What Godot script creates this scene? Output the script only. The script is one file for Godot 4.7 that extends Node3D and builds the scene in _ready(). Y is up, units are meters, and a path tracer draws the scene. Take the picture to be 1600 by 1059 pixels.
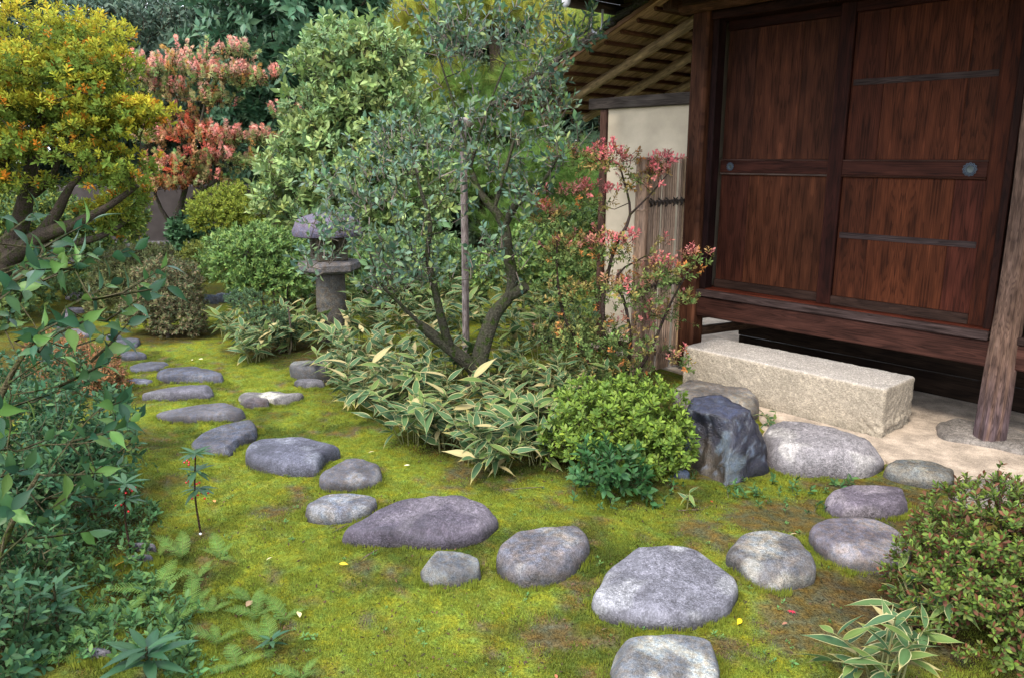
extends Node3D
# A mossy tea garden: stepping stones curve from the right foreground to the back left, a dark
# timber tea house stands at the right, shrubs and autumn trees fill the left and the background.

const FL := 1230.0            # focal length in pixels of a 1600 pixel wide picture
const EYE := 1.4
var tilt := atan(285.0 / 1230.0)
var used := {}
var M := {}
var rng := RandomNumberGenerator.new()
var nz := FastNoiseLite.new()
var nz2 := FastNoiseLite.new()
const U := Vector3(-0.66131, 0, -0.75011)     # along the facade, away to the left
const W := Vector3(0.75011, 0, -0.66131)      # into the house
const HO := Vector3(2.377, 0, -3.7048)        # foot of the log post
var footprints: Array = []
var bare_spots: Array = []

# ---------------------------------------------------------------- places
func ray(px: float, py: float) -> Vector3:
	var y := -(py - 529.5) / FL
	return Vector3((px - 800.0) / FL, y * cos(tilt) - sin(tilt), -(cos(tilt) + y * sin(tilt)))

func G(px: float, py: float, h := 0.0) -> Vector3:       # point on the plane y = h
	var r := ray(px, py)
	return Vector3(0, EYE, 0) + r * ((h - EYE) / r.y)

func P(px: float, py: float, d: float) -> Vector3:       # point d metres ahead
	var r := ray(px, py)
	return Vector3(0, EYE, 0) + r * (d / -r.z)

func fp(s: float, w: float, y: float) -> Vector3:
	return HO + U * s + W * w + Vector3(0, y, 0)

func gy(x: float, z: float) -> float:                    # height of the mossy ground
	var open := smoothstep(1.2, -0.2, (Vector3(x, 0, z) - HO).dot(W) + 1.6)
	var h := nz.get_noise_2d(x * 55.0, z * 55.0) * 0.03 + nz2.get_noise_2d(x * 300.0, z * 300.0) * 0.011
	h += 0.05 * exp(-(pow(x + 1.7, 2) + pow(z + 3.2, 2)) / 0.12) + 0.05 * exp(-(pow(x + 1.15, 2) + pow(z + 1.95, 2)) / 0.03)
	h += 0.04 * exp(-(pow(x + 1.05, 2) + pow(z + 2.6, 2)) / 0.02)
	return h * open

func on(p: Vector3) -> Vector3:
	return Vector3(p.x, gy(p.x, p.z), p.z)

# ---------------------------------------------------------------- names and tags
func numbered(called: String) -> String:
	if not used.has(called):
		used[called] = 0
		return called
	used[called] += 1
	return "%s_%03d" % [called, used[called]]

func thing(called: String, label: String, category: String, at := Vector3.ZERO, turn := 0.0, group := "") -> Node3D:
	var o := Node3D.new()
	o.name = numbered(called)
	add_child(o)
	o.position = at
	o.rotation.y = turn
	return tag(o, label, category, group)

func tag(o: Node3D, label: String, category := "", group := "") -> Node3D:
	o.set_meta("label", label)
	if category: o.set_meta("category", category)
	if group: o.set_meta("group", group)
	return o

var kids := {}
func obj(called: String, mesh: Mesh, m: Material, parent: Node3D = null) -> MeshInstance3D:
	var o := MeshInstance3D.new()
	o.mesh = mesh
	o.material_override = m
	if parent == null:
		o.name = numbered(called)
		add_child(o)
	else:
		var key := [parent.get_instance_id(), called]
		var n: int = kids.get(key, 0)
		kids[key] = n + 1
		o.name = called if n == 0 else "%s_%03d" % [called, n]
		parent.add_child(o)
	return o

func struct(called: String, mesh: Mesh, m: Material) -> MeshInstance3D:
	var o := obj(called, mesh, m)
	o.set_meta("kind", "structure")
	return o

# ---------------------------------------------------------------- mesh building
class Mb:
	var v := PackedVector3Array()
	var c := PackedColorArray()
	var t := PackedVector2Array()
	var i := PackedInt32Array()
	func p(at: Vector3, col := Color.WHITE, uv := Vector2.ZERO) -> int:
		v.append(at); c.append(col); t.append(uv)
		return v.size() - 1
	func tri(a: int, b: int, d: int) -> void:
		i.append(a); i.append(b); i.append(d)
	func quad(a: int, b: int, d: int, e: int) -> void:      # a b d e run clockwise seen from outside
		tri(a, b, d); tri(a, d, e)
	func done(smooth := true) -> ArrayMesh:
		var arrays := []
		arrays.resize(Mesh.ARRAY_MAX)
		var n := PackedVector3Array()
		if smooth:
			n.resize(v.size())
			for k in range(0, i.size(), 3):
				var f := (v[i[k + 2]] - v[i[k]]).cross(v[i[k + 1]] - v[i[k]])
				n[i[k]] += f; n[i[k + 1]] += f; n[i[k + 2]] += f
			for k in n.size():
				n[k] = n[k].normalized() if n[k].length_squared() > 1e-20 else Vector3.UP
			arrays[Mesh.ARRAY_VERTEX] = v; arrays[Mesh.ARRAY_COLOR] = c; arrays[Mesh.ARRAY_TEX_UV] = t; arrays[Mesh.ARRAY_INDEX] = i
		else:
			var vv := PackedVector3Array(); var cc := PackedColorArray(); var tt := PackedVector2Array(); var ii := PackedInt32Array()
			for k in range(0, i.size(), 3):
				var f := (v[i[k + 2]] - v[i[k]]).cross(v[i[k + 1]] - v[i[k]])
				f = f.normalized() if f.length_squared() > 1e-20 else Vector3.UP
				for q in 3:
					vv.append(v[i[k + q]]); cc.append(c[i[k + q]]); tt.append(t[i[k + q]]); n.append(f); ii.append(k + q)
			arrays[Mesh.ARRAY_VERTEX] = vv; arrays[Mesh.ARRAY_COLOR] = cc; arrays[Mesh.ARRAY_TEX_UV] = tt; arrays[Mesh.ARRAY_INDEX] = ii
		arrays[Mesh.ARRAY_NORMAL] = n
		var m := ArrayMesh.new()
		m.add_surface_from_arrays(Mesh.PRIMITIVE_TRIANGLES, arrays)
		return m

# a box with bevelled edges, 44 triangles; the grain of the wood runs along axis «grain»
func bbox(mb: Mb, at: Vector3, size: Vector3, bev := 0.004, grain := 1, col := Color.WHITE, basis := Basis.IDENTITY) -> void:
	var h := size * 0.5
	var b := minf(bev, minf(h.x, minf(h.y, h.z)) * 0.45)
	var shift := Vector2(rng.randf(), rng.randf()) * 7.0
	var ids := {}
	for ax in 3:
		for sg in [-1, 1]:
			var a1: int = (ax + 1) % 3
			var a2: int = (ax + 2) % 3
			for s1 in [-1, 1]:
				for s2 in [-1, 1]:
					var q := Vector3.ZERO
					q[ax] = sg * h[ax]; q[a1] = s1 * (h[a1] - b); q[a2] = s2 * (h[a2] - b)
					var across := a1 if grain != a1 else a2
					var along := grain if grain != ax else a2
					if grain == ax: across = a1
					ids[[ax, sg, s1, s2]] = mb.p(at + basis * q, col, Vector2(q[across], q[along]) + shift)
			var k := [ids[[ax, sg, -1, -1]], ids[[ax, sg, 1, -1]], ids[[ax, sg, 1, 1]], ids[[ax, sg, -1, 1]]]
			if sg > 0: mb.quad(k[3], k[2], k[1], k[0])
			else: mb.quad(k[0], k[1], k[2], k[3])
	for ax in 3:                       # edges that run along ax, between the faces a1 and a2
		var a1: int = (ax + 1) % 3
		var a2: int = (ax + 2) % 3
		for s1 in [-1, 1]:
			for s2 in [-1, 1]:
				var e := []
				for s in [-1, 1]:
					e.append(ids[[a1, s1, s2, s]])
				for s in [1, -1]:
					e.append(ids[[a2, s2, s, s1]])
				if s1 * s2 > 0: mb.quad(e[0], e[1], e[2], e[3])
				else: mb.quad(e[3], e[2], e[1], e[0])
	for sx in [-1, 1]:
		for sy in [-1, 1]:
			for sz in [-1, 1]:
				var e := [ids[[0, sx, sy, sz]], ids[[1, sy, sz, sx]], ids[[2, sz, sx, sy]]]
				if sx * sy * sz > 0: mb.tri(e[2], e[1], e[0])
				else: mb.tri(e[0], e[1], e[2])

func box(size: Vector3, bev := 0.004, grain := 1, col := Color.WHITE) -> ArrayMesh:
	var mb := Mb.new()
	bbox(mb, Vector3.ZERO, size, bev, grain, col)
	return mb.done(false)

# a fine box with rounded edges, pushed about by a callable(position, normal) -> Vector3
func rbox(size: Vector3, r: float, cell: float, push: Callable, tint: Callable) -> ArrayMesh:
	var mb := Mb.new()
	var h := size * 0.5
	for ax in 3:
		for sg in [-1, 1]:
			var a1: int = (ax + 1) % 3
			var a2: int = (ax + 2) % 3
			var n1 := int(ceil(size[a1] / cell))
			var n2 := int(ceil(size[a2] / cell))
			var first := mb.v.size()
			for j in n2 + 1:
				for k in n1 + 1:
					var q := Vector3.ZERO
					q[ax] = sg * h[ax]; q[a1] = lerpf(-h[a1], h[a1], float(k) / n1); q[a2] = lerpf(-h[a2], h[a2], float(j) / n2)
					var inner := q.clamp(-h + Vector3.ONE * r, h - Vector3.ONE * r)
					var n := (q - inner).normalized()
					q = inner + n * r
					mb.p(q + push.call(q, n), tint.call(q, n))
			for j in n2:
				for k in n1:
					var a := first + j * (n1 + 1) + k
					if sg > 0: mb.quad(a + n1 + 1, a + n1 + 2, a + 1, a)
					else: mb.quad(a, a + 1, a + n1 + 2, a + n1 + 1)
	return mb.done()

func tube(mb: Mb, pts: PackedVector3Array, rad: PackedFloat32Array, sides := 6, col := Color.WHITE, caps := true, rough := 0.0, capcol := Color(-1, 0, 0)) -> void:
	var n := pts.size()
	if n < 2: return
	var d := (pts[1] - pts[0]).normalized()
	var x := d.cross(Vector3.UP if absf(d.y) < 0.9 else Vector3.RIGHT).normalized()
	var first := mb.v.size()
	var run := 0.0
	for k in n:
		var dk := (pts[mini(k + 1, n - 1)] - pts[maxi(k - 1, 0)]).normalized()
		x = (x - dk * x.dot(dk)).normalized()
		var y := dk.cross(x)
		if k > 0: run += pts[k].distance_to(pts[k - 1])
		for s in sides + 1:
			var a := TAU * s / sides
			var r := rad[k]
			if rough > 0.0: r *= 1.0 + rough * nz.get_noise_3d(pts[k].x * 300.0 + cos(a) * 60.0, pts[k].y * 300.0, pts[k].z * 300.0 + sin(a) * 60.0)
			mb.p(pts[k] + (x * cos(a) + y * sin(a)) * r, col, Vector2(float(s) / sides * maxf(rad[k] * 6.0, 0.02), run))
	for k in n - 1:
		for s in sides:
			var a := first + k * (sides + 1) + s
			mb.quad(a, a + sides + 1, a + sides + 2, a + 1)
	if caps:
		for e in [0, n - 1]:
			var cc := col if capcol.r < 0.0 else capcol
			var mid := mb.p(pts[e], cc)
			var ring := []
			for s in sides + 1:
				ring.append(mb.p(mb.v[first + e * (sides + 1) + s], cc))
			for s in sides:
				if e == 0: mb.tri(mid, ring[s], ring[s + 1])
				else: mb.tri(mid, ring[s + 1], ring[s])

func one_tube(pts: Array, rad: Array, sides := 6, col := Color.WHITE, rough := 0.0, fine := 0.0) -> ArrayMesh:
	var mb := Mb.new()
	var pp := PackedVector3Array(pts)
	var rr := PackedFloat32Array(rad)
	if fine > 0.0:
		var s := smooth_line(pp, rr, fine)
		pp = s[0]; rr = s[1]
	tube(mb, pp, rr, sides, col, true, rough)
	return mb.done()

func smooth_line(pp: PackedVector3Array, rr: PackedFloat32Array, step: float) -> Array:
	var out := PackedVector3Array()
	var ro := PackedFloat32Array()
	for k in pp.size() - 1:
		var a := pp[maxi(k - 1, 0)]
		var b := pp[k]
		var c := pp[k + 1]
		var e := pp[mini(k + 2, pp.size() - 1)]
		var n := maxi(1, int(b.distance_to(c) / step))
		for q in n:
			var t := float(q) / n
			out.append(b.cubic_interpolate(c, a, e, t))
			ro.append(lerpf(rr[k], rr[k + 1], t))
	out.append(pp[pp.size() - 1])
	ro.append(rr[rr.size() - 1])
	return [out, ro]

func lathe(mb: Mb, prof: Array, sides := 32, wob := 0.0, col := Color.WHITE) -> void:      # profile points (radius, height) from the bottom up
	var first := mb.v.size()
	for q in prof:
		for s in sides + 1:
			var a := TAU * s / sides
			var r: float = q.x * (1.0 + wob * nz.get_noise_3d(cos(a) * 70.0, q.y * 260.0, sin(a) * 70.0))
			mb.p(Vector3(cos(a) * r, q.y, sin(a) * r), col, Vector2(float(s) / sides, q.y))
	for k in prof.size() - 1:
		for s in sides:
			var a := first + k * (sides + 1) + s
			mb.quad(a, a + sides + 1, a + sides + 2, a + 1)

# ---------------------------------------------------------------- textures and materials
func bytes(freq: float, oct: int, sd: int, size := 512, type := FastNoiseLite.TYPE_SIMPLEX_SMOOTH) -> PackedByteArray:
	var n := FastNoiseLite.new()
	n.noise_type = type
	n.seed = sd
	n.frequency = freq
	n.fractal_octaves = oct
	n.fractal_type = FastNoiseLite.FRACTAL_FBM if oct > 1 else FastNoiseLite.FRACTAL_NONE
	return n.get_seamless_image(size, size).get_data()

func paint(size: int, fn: Callable) -> ImageTexture:
	var d := PackedByteArray()
	d.resize(size * size * 3)
	for k in size * size:
		var c: Color = fn.call(k)
		d[k * 3] = int(clampf(c.r, 0, 1) * 255.0); d[k * 3 + 1] = int(clampf(c.g, 0, 1) * 255.0); d[k * 3 + 2] = int(clampf(c.b, 0, 1) * 255.0)
	return ImageTexture.create_from_image(Image.create_from_data(size, size, false, Image.FORMAT_RGB8, d))

func mat(tex: Texture2D, rough: float, scale: float, bump: Texture2D = null, depth := 0.0, tri := true, spec := 0.5) -> StandardMaterial3D:
	var m := StandardMaterial3D.new()
	m.vertex_color_use_as_albedo = true
	m.albedo_texture = tex
	m.roughness = rough
	m.metallic_specular = spec
	if tri:
		m.uv1_triplanar = true
		m.uv1_world_triplanar = true
	m.uv1_scale = Vector3.ONE * scale
	if bump:
		m.heightmap_enabled = true
		m.heightmap_texture = bump
		m.heightmap_scale = depth
	return m

func leaf_mat(rough: float, through: float, spec := 0.5) -> StandardMaterial3D:
	var m := StandardMaterial3D.new()
	m.vertex_color_use_as_albedo = true
	m.roughness = rough
	m.metallic_specular = spec
	m.backlight_enabled = true
	m.backlight = Color(through, through, through).linear_to_srgb()
	return m

func lin(r: float, g: float, b: float) -> Color:
	return Color(r, g, b).linear_to_srgb()

func make_materials() -> void:
	var a := bytes(0.012, 4, 1)
	var b := bytes(0.05, 3, 2)
	var c := bytes(0.25, 2, 3)
	var e := bytes(0.11, 2, 4)
	var f := bytes(0.02, 3, 5)
	var speck := func(k: int) -> Color:      # granite: pale and dark grains on a mottled base
		var g := 0.66 + (a[k] - 128) / 128.0 * 0.14 + (b[k] - 128) / 128.0 * 0.16
		var q := (c[k] - 128) / 128.0
		g += 0.22 * smoothstep(0.15, 0.5, q) - 0.20 * smoothstep(0.15, 0.5, -q) + (e[k] - 128) / 128.0 * 0.16
		var warm := (f[k] - 128) / 128.0 * 0.06
		return Color(g + warm, g, g - warm * 1.2)
	var speck_t := paint(512, speck)
	var bark_free := paint(512, func(k: int) -> Color:       # a finer, streakier stone
		var g := 0.66 + (b[k] - 128) / 128.0 * 0.15 + (e[k] - 128) / 128.0 * 0.16 + (c[k] - 128) / 128.0 * 0.14
		g += 0.10 * smoothstep(0.25, 0.5, (f[k] - 128) / 128.0) + 0.16 * smoothstep(0.2, 0.5, (c[k] - 128) / 128.0)
		return Color(g, g, g * 1.02))
	var rough_h := paint(512, func(k: int) -> Color:
		var g := 0.5 + (c[k] - 128) / 128.0 * 0.22 + (e[k] - 128) / 128.0 * 0.25 + (b[k] - 128) / 128.0 * 0.2
		return Color(g, g, g))
	M.stone = mat(speck_t, 0.82, 1.9, rough_h, 0.5, true, 0.4)
	M.granite = mat(bark_free, 0.92, 3.0, rough_h, 0.3, true, 0.3)
	M.stone_b = mat(speck_t, 0.75, 3.3, rough_h, 0.3, true, 0.45)
	M.stone_c = mat(bark_free, 0.8, 1.3, rough_h, 0.45, true, 0.4)
	M.slate = mat(speck_t, 0.5, 3.1, rough_h, 0.8, true, 0.5)
	M.lantern = mat(speck_t, 0.9, 2.3, rough_h, 0.7, true, 0.3)
	var ground := paint(512, func(k: int) -> Color:
		var q := (c[k] - 128) / 128.0
		var p := (e[k] - 128) / 128.0
		var g := 0.74 + q * 0.22 + p * 0.16 + (b[k] - 128) / 128.0 * 0.12
		var y := (f[k] - 128) / 128.0
		return Color(g * (1.0 + y * 0.14), g, g * (0.9 - y * 0.2)))
	M.moss = mat(ground, 1.0, 1.35, rough_h, 0.9, true, 0.1)
	M.earth = mat(paint(512, func(k: int) -> Color:
		var g := 0.85 + (a[k] - 128) / 128.0 * 0.14 + (c[k] - 128) / 128.0 * 0.14 + (b[k] - 128) / 128.0 * 0.07
		return Color(g, g * 0.99, g * 0.97)), 1.0, 0.9, rough_h, 0.15, true, 0.15)
	M.plaster = mat(paint(256, func(k: int) -> Color:
		var kk := (k / 256) * 1024 + (k % 256) * 2
		var g := 0.90 + (a[kk] - 128) / 128.0 * 0.10 + (c[kk] - 128) / 128.0 * 0.02
		return Color(g, g, g)), 0.95, 0.7, rough_h, 0.08, true, 0.2)
	# weathered timber: streaks and rings along v
	var s1 := FastNoiseLite.new(); s1.seed = 21; s1.frequency = 1.0; s1.fractal_octaves = 3
	var s2 := FastNoiseLite.new(); s2.seed = 22; s2.frequency = 1.0; s2.fractal_octaves = 2
	var grain_h := PackedFloat32Array(); grain_h.resize(512 * 512)
	for k in 512 * 512:
		var x := float(k % 512) / 512.0
		var y := float(k / 512) / 512.0
		var fold := absf(2.0 * y - 1.0)           # mirrored, so that the edges meet
		var foldx := absf(2.0 * x - 1.0)
		var ring := foldx * 9.0 + s1.get_noise_2d(foldx * 2.2, fold * 1.3) * 4.5 + 2.2 * sin(fold * 3.0) * (1.0 - foldx)
		var fr := ring - floorf(ring)
		var late := smoothstep(0.35, 0.95, fr) * (1.0 - smoothstep(0.95, 1.0, fr))
		grain_h[k] = 0.56 - 0.22 * late + s2.get_noise_2d(foldx * 95.0, fold * 3.0) * 0.22 + s1.get_noise_2d(foldx * 22.0 + 40.0, fold * 1.1) * 0.15 + s1.get_noise_2d(foldx * 2.5 + 9.0, fold * 5.0 + 70.0) * 0.3
	var wood_t := paint(512, func(k: int) -> Color:
		var g := grain_h[k]
		return Color(0.28 + 0.78 * g, 0.24 + 0.78 * g, 0.22 + 0.78 * g))
	var wood_h := paint(512, func(k: int) -> Color:
		return Color(grain_h[k], grain_h[k], grain_h[k]))
	M.wood = mat(wood_t, 0.7, 1.0, wood_h, 0.10, false, 0.22)
	M.wood.uv1_scale = Vector3(3.1, 0.3, 1)
	M.log = mat(wood_t, 0.8, 1.0, wood_h, 0.5, false, 0.3)
	M.log.uv1_scale = Vector3(4.0, 0.7, 1)
	M.bamboo = mat(wood_t, 0.55, 1.0, wood_h, 0.05, false, 0.5)
	M.bamboo.uv1_scale = Vector3(6.0, 0.5, 1)
	var bark_h := paint(512, func(k: int) -> Color:
		var g := 0.5 + (b[k] - 128) / 128.0 * 0.35 + (e[k] - 128) / 128.0 * 0.25
		return Color(g, g, g))
	var bark_t := paint(512, func(k: int) -> Color:
		var g := 0.62 + (b[k] - 128) / 128.0 * 0.25 + (c[k] - 128) / 128.0 * 0.15
		var moss := smoothstep(0.1, 0.5, (a[k] - 128) / 128.0)
		return Color(g * (1.0 - 0.25 * moss), g, g * (1.0 - 0.5 * moss)))
	M.bark = mat(bark_t, 0.95, 2.4, bark_h, 0.8, true, 0.15)
	M.shingle = mat(bark_t, 0.95, 3.0, bark_h, 1.2, true, 0.15)
	M.metal = StandardMaterial3D.new()
	M.metal.vertex_color_use_as_albedo = true
	M.metal.metallic = 0.3
	M.metal.roughness = 0.5
	M.rope = StandardMaterial3D.new()
	M.rope.albedo_color = lin(0.03, 0.022, 0.018)
	M.rope.roughness = 1.0
	M.glossy = leaf_mat(0.42, 0.5, 0.3)
	M.satin = leaf_mat(0.55, 0.5, 0.25)
	M.matte = leaf_mat(0.75, 0.7, 0.15)
	M.berry = StandardMaterial3D.new()
	M.berry.albedo_color = lin(0.42, 0.015, 0.02)
	M.berry.roughness = 0.25
# ---------------------------------------------------------------- leaves, sprays, crowns
func leaf(mb: Mb, t: Transform3D, kind: String, col: Color, edge := Color(-1, 0, 0)) -> void:   # along +z from the origin, upper side +y, one unit long
	if kind == "palm":                                   # a maple leaf with seven fingers
		var o := mb.p(t * Vector3(0, 0, 0.1), col)
		for k in 7:
			var a := deg_to_rad((k - 3) * 38.0)
			var l := 0.62 * (1.0 - 0.11 * absf(k - 3))
			var d := Vector3(sin(a), -0.12 * absf(k - 3) / 3.0, cos(a))
			var s := Vector3(cos(a), 0, -sin(a)) * 0.085
			var x := mb.p(t * (Vector3(0, 0, 0.1) + d * l * 0.5 + s), col)
			var y := mb.p(t * (Vector3(0, 0, 0.1) + d * l - Vector3(0, 0.05, 0)), col)
			var z := mb.p(t * (Vector3(0, 0, 0.1) + d * l * 0.5 - s), col)
			mb.tri(o, x, y); mb.tri(o, y, z)
		return
	if kind == "needle":
		var x := mb.p(t * Vector3(-0.012, 0, 0), col)
		var y := mb.p(t * Vector3(0.012, 0, 0), col)
		var z := mb.p(t * Vector3(0, -0.06, 1), col)
		mb.tri(x, z, y)
		return
	var w := 0.22
	var prof := [0.0, 0.78, 1.0, 0.62, 0.0]
	var fold := 0.22
	var droop := 0.14
	match kind:
		"oval": w = 0.23
		"obov":
			w = 0.2; prof = [0.02, 0.5, 0.95, 0.9, 0.05]
		"lance":
			w = 0.13; droop = 0.2; prof = [0.1, 0.6, 0.95, 1.0, 0.8, 0.45, 0.0]
		"acum":
			w = 0.2; prof = [0.03, 0.55, 0.86, 1.0, 0.92, 0.62, 0.26, 0.09, 0.0]; droop = 0.24; fold = 0.3
		"small":                                          # four faces
			var c0 := mb.p(t * Vector3.ZERO, col)
			var c1 := mb.p(t * Vector3(-0.2, 0.05, 0.5), col)
			var c2 := mb.p(t * Vector3(0, 0, 0.55), col)
			var c3 := mb.p(t * Vector3(0.2, 0.05, 0.5), col)
			var c4 := mb.p(t * Vector3(0, -0.08, 1), col)
			mb.tri(c0, c1, c2); mb.tri(c0, c2, c3); mb.tri(c1, c4, c2); mb.tri(c2, c4, c3)
			return
		"sasa":
			w = 0.135; prof = [0.06, 0.72, 0.98, 1.0, 0.85, 0.52, 0.16, 0.0]; droop = 0.2; fold = 0.2
	var rows := prof.size()
	var five := edge.r >= 0.0
	var across := [-1.0, -0.86, -0.8, 0.0, 0.8, 0.86, 1.0] if five else [-1.0, 0.0, 1.0]
	var n := across.size()
	var first := mb.v.size()
	for k in rows:
		var z := float(k) / (rows - 1)
		for q in n:
			var u: float = across[q]
			var hw: float = w * prof[k]
			var at := Vector3(u * hw, fold * absf(u) * hw - droop * z * z, z)
			var cc := col
			if five and (absf(u) > 0.83 or (edge.a < 0.995 and k >= rows - 2)): cc = Color(edge.r, edge.g * 0.85, edge.b * 0.7) if edge.a < 0.995 and k >= rows - 2 else edge
			elif u == 0.0: cc = col * 1.18
			mb.p(t * at, cc)
	for k in rows - 1:
		for q in n - 1:
			var a := first + k * n + q
			mb.quad(a, a + n, a + n + 1, a + 1)

func aim(at: Vector3, d: Vector3, up: Vector3, l: float) -> Transform3D:      # +z along d, +y near up, scaled by l
	var z := d.normalized()
	var x := up.cross(z)
	if x.length_squared() < 1e-6: x = Vector3.RIGHT.cross(z)
	x = x.normalized()
	return Transform3D(Basis(x * l, z.cross(x) * l, z * l), at)

func jit(c: Color, amt: float) -> Color:
	var k := 1.0 + rng.randf_range(-amt, amt)
	return Color(c.r * k * (1.0 + rng.randf_range(-amt, amt) * 0.4), c.g * k, c.b * k * (1.0 + rng.randf_range(-amt, amt) * 0.4))

# A spray grows along +y from its origin. Its leaves are kept, so that near sprays can be put together leaf by leaf.
func spray(kind: String, count: int, l: float, stem: float, open: float, col: Color, twig: Color, amt := 0.25, pool: Array = [], edge := Color(-1, 0, 0)) -> Dictionary:
	var out := {"leaves": [], "kind": kind, "edge": edge}
	var mb := Mb.new()
	var wood := Mb.new()
	var turn := rng.randf() * TAU
	var bend := Vector3(rng.randf_range(-0.2, 0.2), 0, rng.randf_range(-0.2, 0.2))
	if stem > 0.0:
		tube(wood, PackedVector3Array([Vector3.ZERO, Vector3(0, stem * 0.5, 0) + bend * stem * 0.4, Vector3(0, stem, 0) + bend * stem]), PackedFloat32Array([stem * 0.022 + 0.0008, stem * 0.016 + 0.0006, 0.0006]), 3, twig, false)
	for k in count:
		var f := (k + 0.6) / count
		var a := turn + k * 2.4 + rng.randf_range(-0.4, 0.4)
		var y := stem * (0.25 + 0.75 * f)
		var at := Vector3(0, y, 0) + bend * y * (y / maxf(stem, 0.001))
		var lift := lerpf(open, open * 0.45, f) + rng.randf_range(-0.25, 0.25)      # angle from the stem
		var d := Vector3(cos(a) * sin(lift), cos(lift), sin(a) * sin(lift))
		var cc: Color = pool[rng.randi() % pool.size()] if pool else col
		cc = jit(cc, amt)
		var t := aim(at, d, Vector3.UP + Vector3(rng.randf_range(-0.4, 0.4), 0, rng.randf_range(-0.4, 0.4)), l * rng.randf_range(0.7, 1.15))
		leaf(mb, t, kind, cc, edge)
		out.leaves.append([t, cc])
	if stem > 0.0:
		var first := mb.v.size()
		mb.v.append_array(wood.v); mb.c.append_array(wood.c); mb.t.append_array(wood.t)
		for q in wood.i: mb.i.append(q + first)
		out.twig = wood.done()
	out.mesh = mb.done(kind != "needle" and kind != "palm")
	return out

func pads_to(pads: Array) -> Array:                        # [pixel x, pixel y, metres ahead, half width, half height in pixels, depth in metres] -> [centre, radii]
	var out := []
	for q in pads:
		var k: float = q[2] / FL
		out.append([P(q[0], q[1], q[2]), Vector3(q[3] * k, q[4] * k, q[5] if q.size() > 5 else (q[3] + q[4]) * 0.5 * k)])
	return out

# where sprays sit on round or flat pads of foliage: [position, outward]
func fill(pads: Array, count: int, shell := 0.4, gap := -1.0, freq := 3.0, below := -1.0) -> Array:
	var out := []
	var total := 0.0
	for q in pads: total += pow(q[1].x * q[1].y * q[1].z, 0.6)
	for q in pads:
		var n := int(count * pow(q[1].x * q[1].y * q[1].z, 0.6) / total)
		for k in n:
			var d := Vector3(rng.randfn(), rng.randfn(), rng.randfn()).normalized()
			if d.y < below: d.y = -d.y * 0.5
			var p: Vector3 = q[0] + d * q[1] * pow(rng.randf(), shell) * (1.0 + 0.16 * nz.get_noise_3dv((q[0] + d * q[1]) * 220.0))
			if nz2.get_noise_3dv(p * 100.0 * freq * 0.33) < gap or p.y < 0.02: continue
			out.append([p, (d / q[1]).normalized()])
	return out

func place(spots: Array, lift := 0.5, wild := 0.35, size := 1.0, tint = null, vary := 0.25) -> Array:     # -> [[transform, colour]]
	var out := []
	for s in spots:
		var d: Vector3 = (s[1] * (1.0 - lift) + Vector3.UP * lift + Vector3(rng.randfn(), rng.randfn(), rng.randfn()) * wild * 0.6)
		var y := d.normalized()
		var x := y.cross(Vector3(rng.randfn(), rng.randfn(), rng.randfn())).normalized()
		var k := size * rng.randf_range(1.0 - vary, 1.0 + vary)
		var c: Color = tint.call(s[0], s[1]) if tint != null else Color.WHITE
		c = jit(c, 0.12)
		out.append([Transform3D(Basis(x * k, y * k, x.cross(y) * k), s[0]), c])
	return out

func scatter(o: Node3D, called: String, sprays: Array, where: Array, m: Material) -> void:      # where: world places; o holds no turn
	for q in sprays.size():
		var mine := []
		for k in range(q, where.size(), sprays.size()): mine.append(where[k])
		if mine.is_empty(): continue
		var mm := MultiMesh.new()
		mm.transform_format = MultiMesh.TRANSFORM_3D
		mm.use_colors = true
		mm.mesh = sprays[q].mesh
		mm.instance_count = mine.size()
		for k in mine.size():
			var t: Transform3D = mine[k][0]
			t.origin -= o.position
			mm.set_instance_transform(k, t)
			mm.set_instance_color(k, mine[k][1])
		var node := MultiMeshInstance3D.new()
		node.multimesh = mm
		node.material_override = m
		node.set_meta("kind", "stuff")
		var key := [o.get_instance_id(), called]
		var n: int = kids.get(key, 0)
		kids[key] = n + 1
		node.name = called if n == 0 else "%s_%03d" % [called, n]
		o.add_child(node)

# the sprays nearest to the eye are put together leaf by leaf, each leaf a part; the rest is one mass
func leafy(o: Node3D, sprays: Array, where: Array, m: Material, most := 300, called := "foliage") -> void:
	var order := range(where.size())
	var eye := Vector3(0, EYE, 0)
	order.sort_custom(func(a, b): return where[a][0].origin.distance_squared_to(eye) < where[b][0].origin.distance_squared_to(eye))
	var made := 0
	var rest := []
	var meshes := {}
	var near := []
	for k in order:
		if made >= most:
			rest.append(where[k])
			continue
		var sp: Dictionary = sprays[k % sprays.size()]
		if made + sp.leaves.size() > most:
			made = most
			rest.append(where[k])
			continue
		made += sp.leaves.size()
		near.append(k)
	for k in near:
		var q: int = k % sprays.size()
		var sp: Dictionary = sprays[q]
		var t: Transform3D = where[k][0]
		var tint: Color = where[k][1]
		var step := roundi(tint.get_luminance() * 4.0)
		for j in sp.leaves.size():
			var lf: Array = sp.leaves[j]
			var key := [q, j, step]
			if not meshes.has(key):
				var mb := Mb.new()
				leaf(mb, Transform3D.IDENTITY, sp.kind, lf[1] * tint, sp.edge)
				meshes[key] = mb.done(sp.kind != "palm")
			var piece := obj("leaf", meshes[key], m, o)
			piece.transform = Transform3D(Basis.IDENTITY, -o.position) * t * lf[0]
		if sp.has("twig"):
			var tw := obj("twig", sp.twig, M.twig, o)
			tw.transform = Transform3D(Basis.IDENTITY, -o.position) * t
	scatter(o, called, sprays, rest, m)

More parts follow.
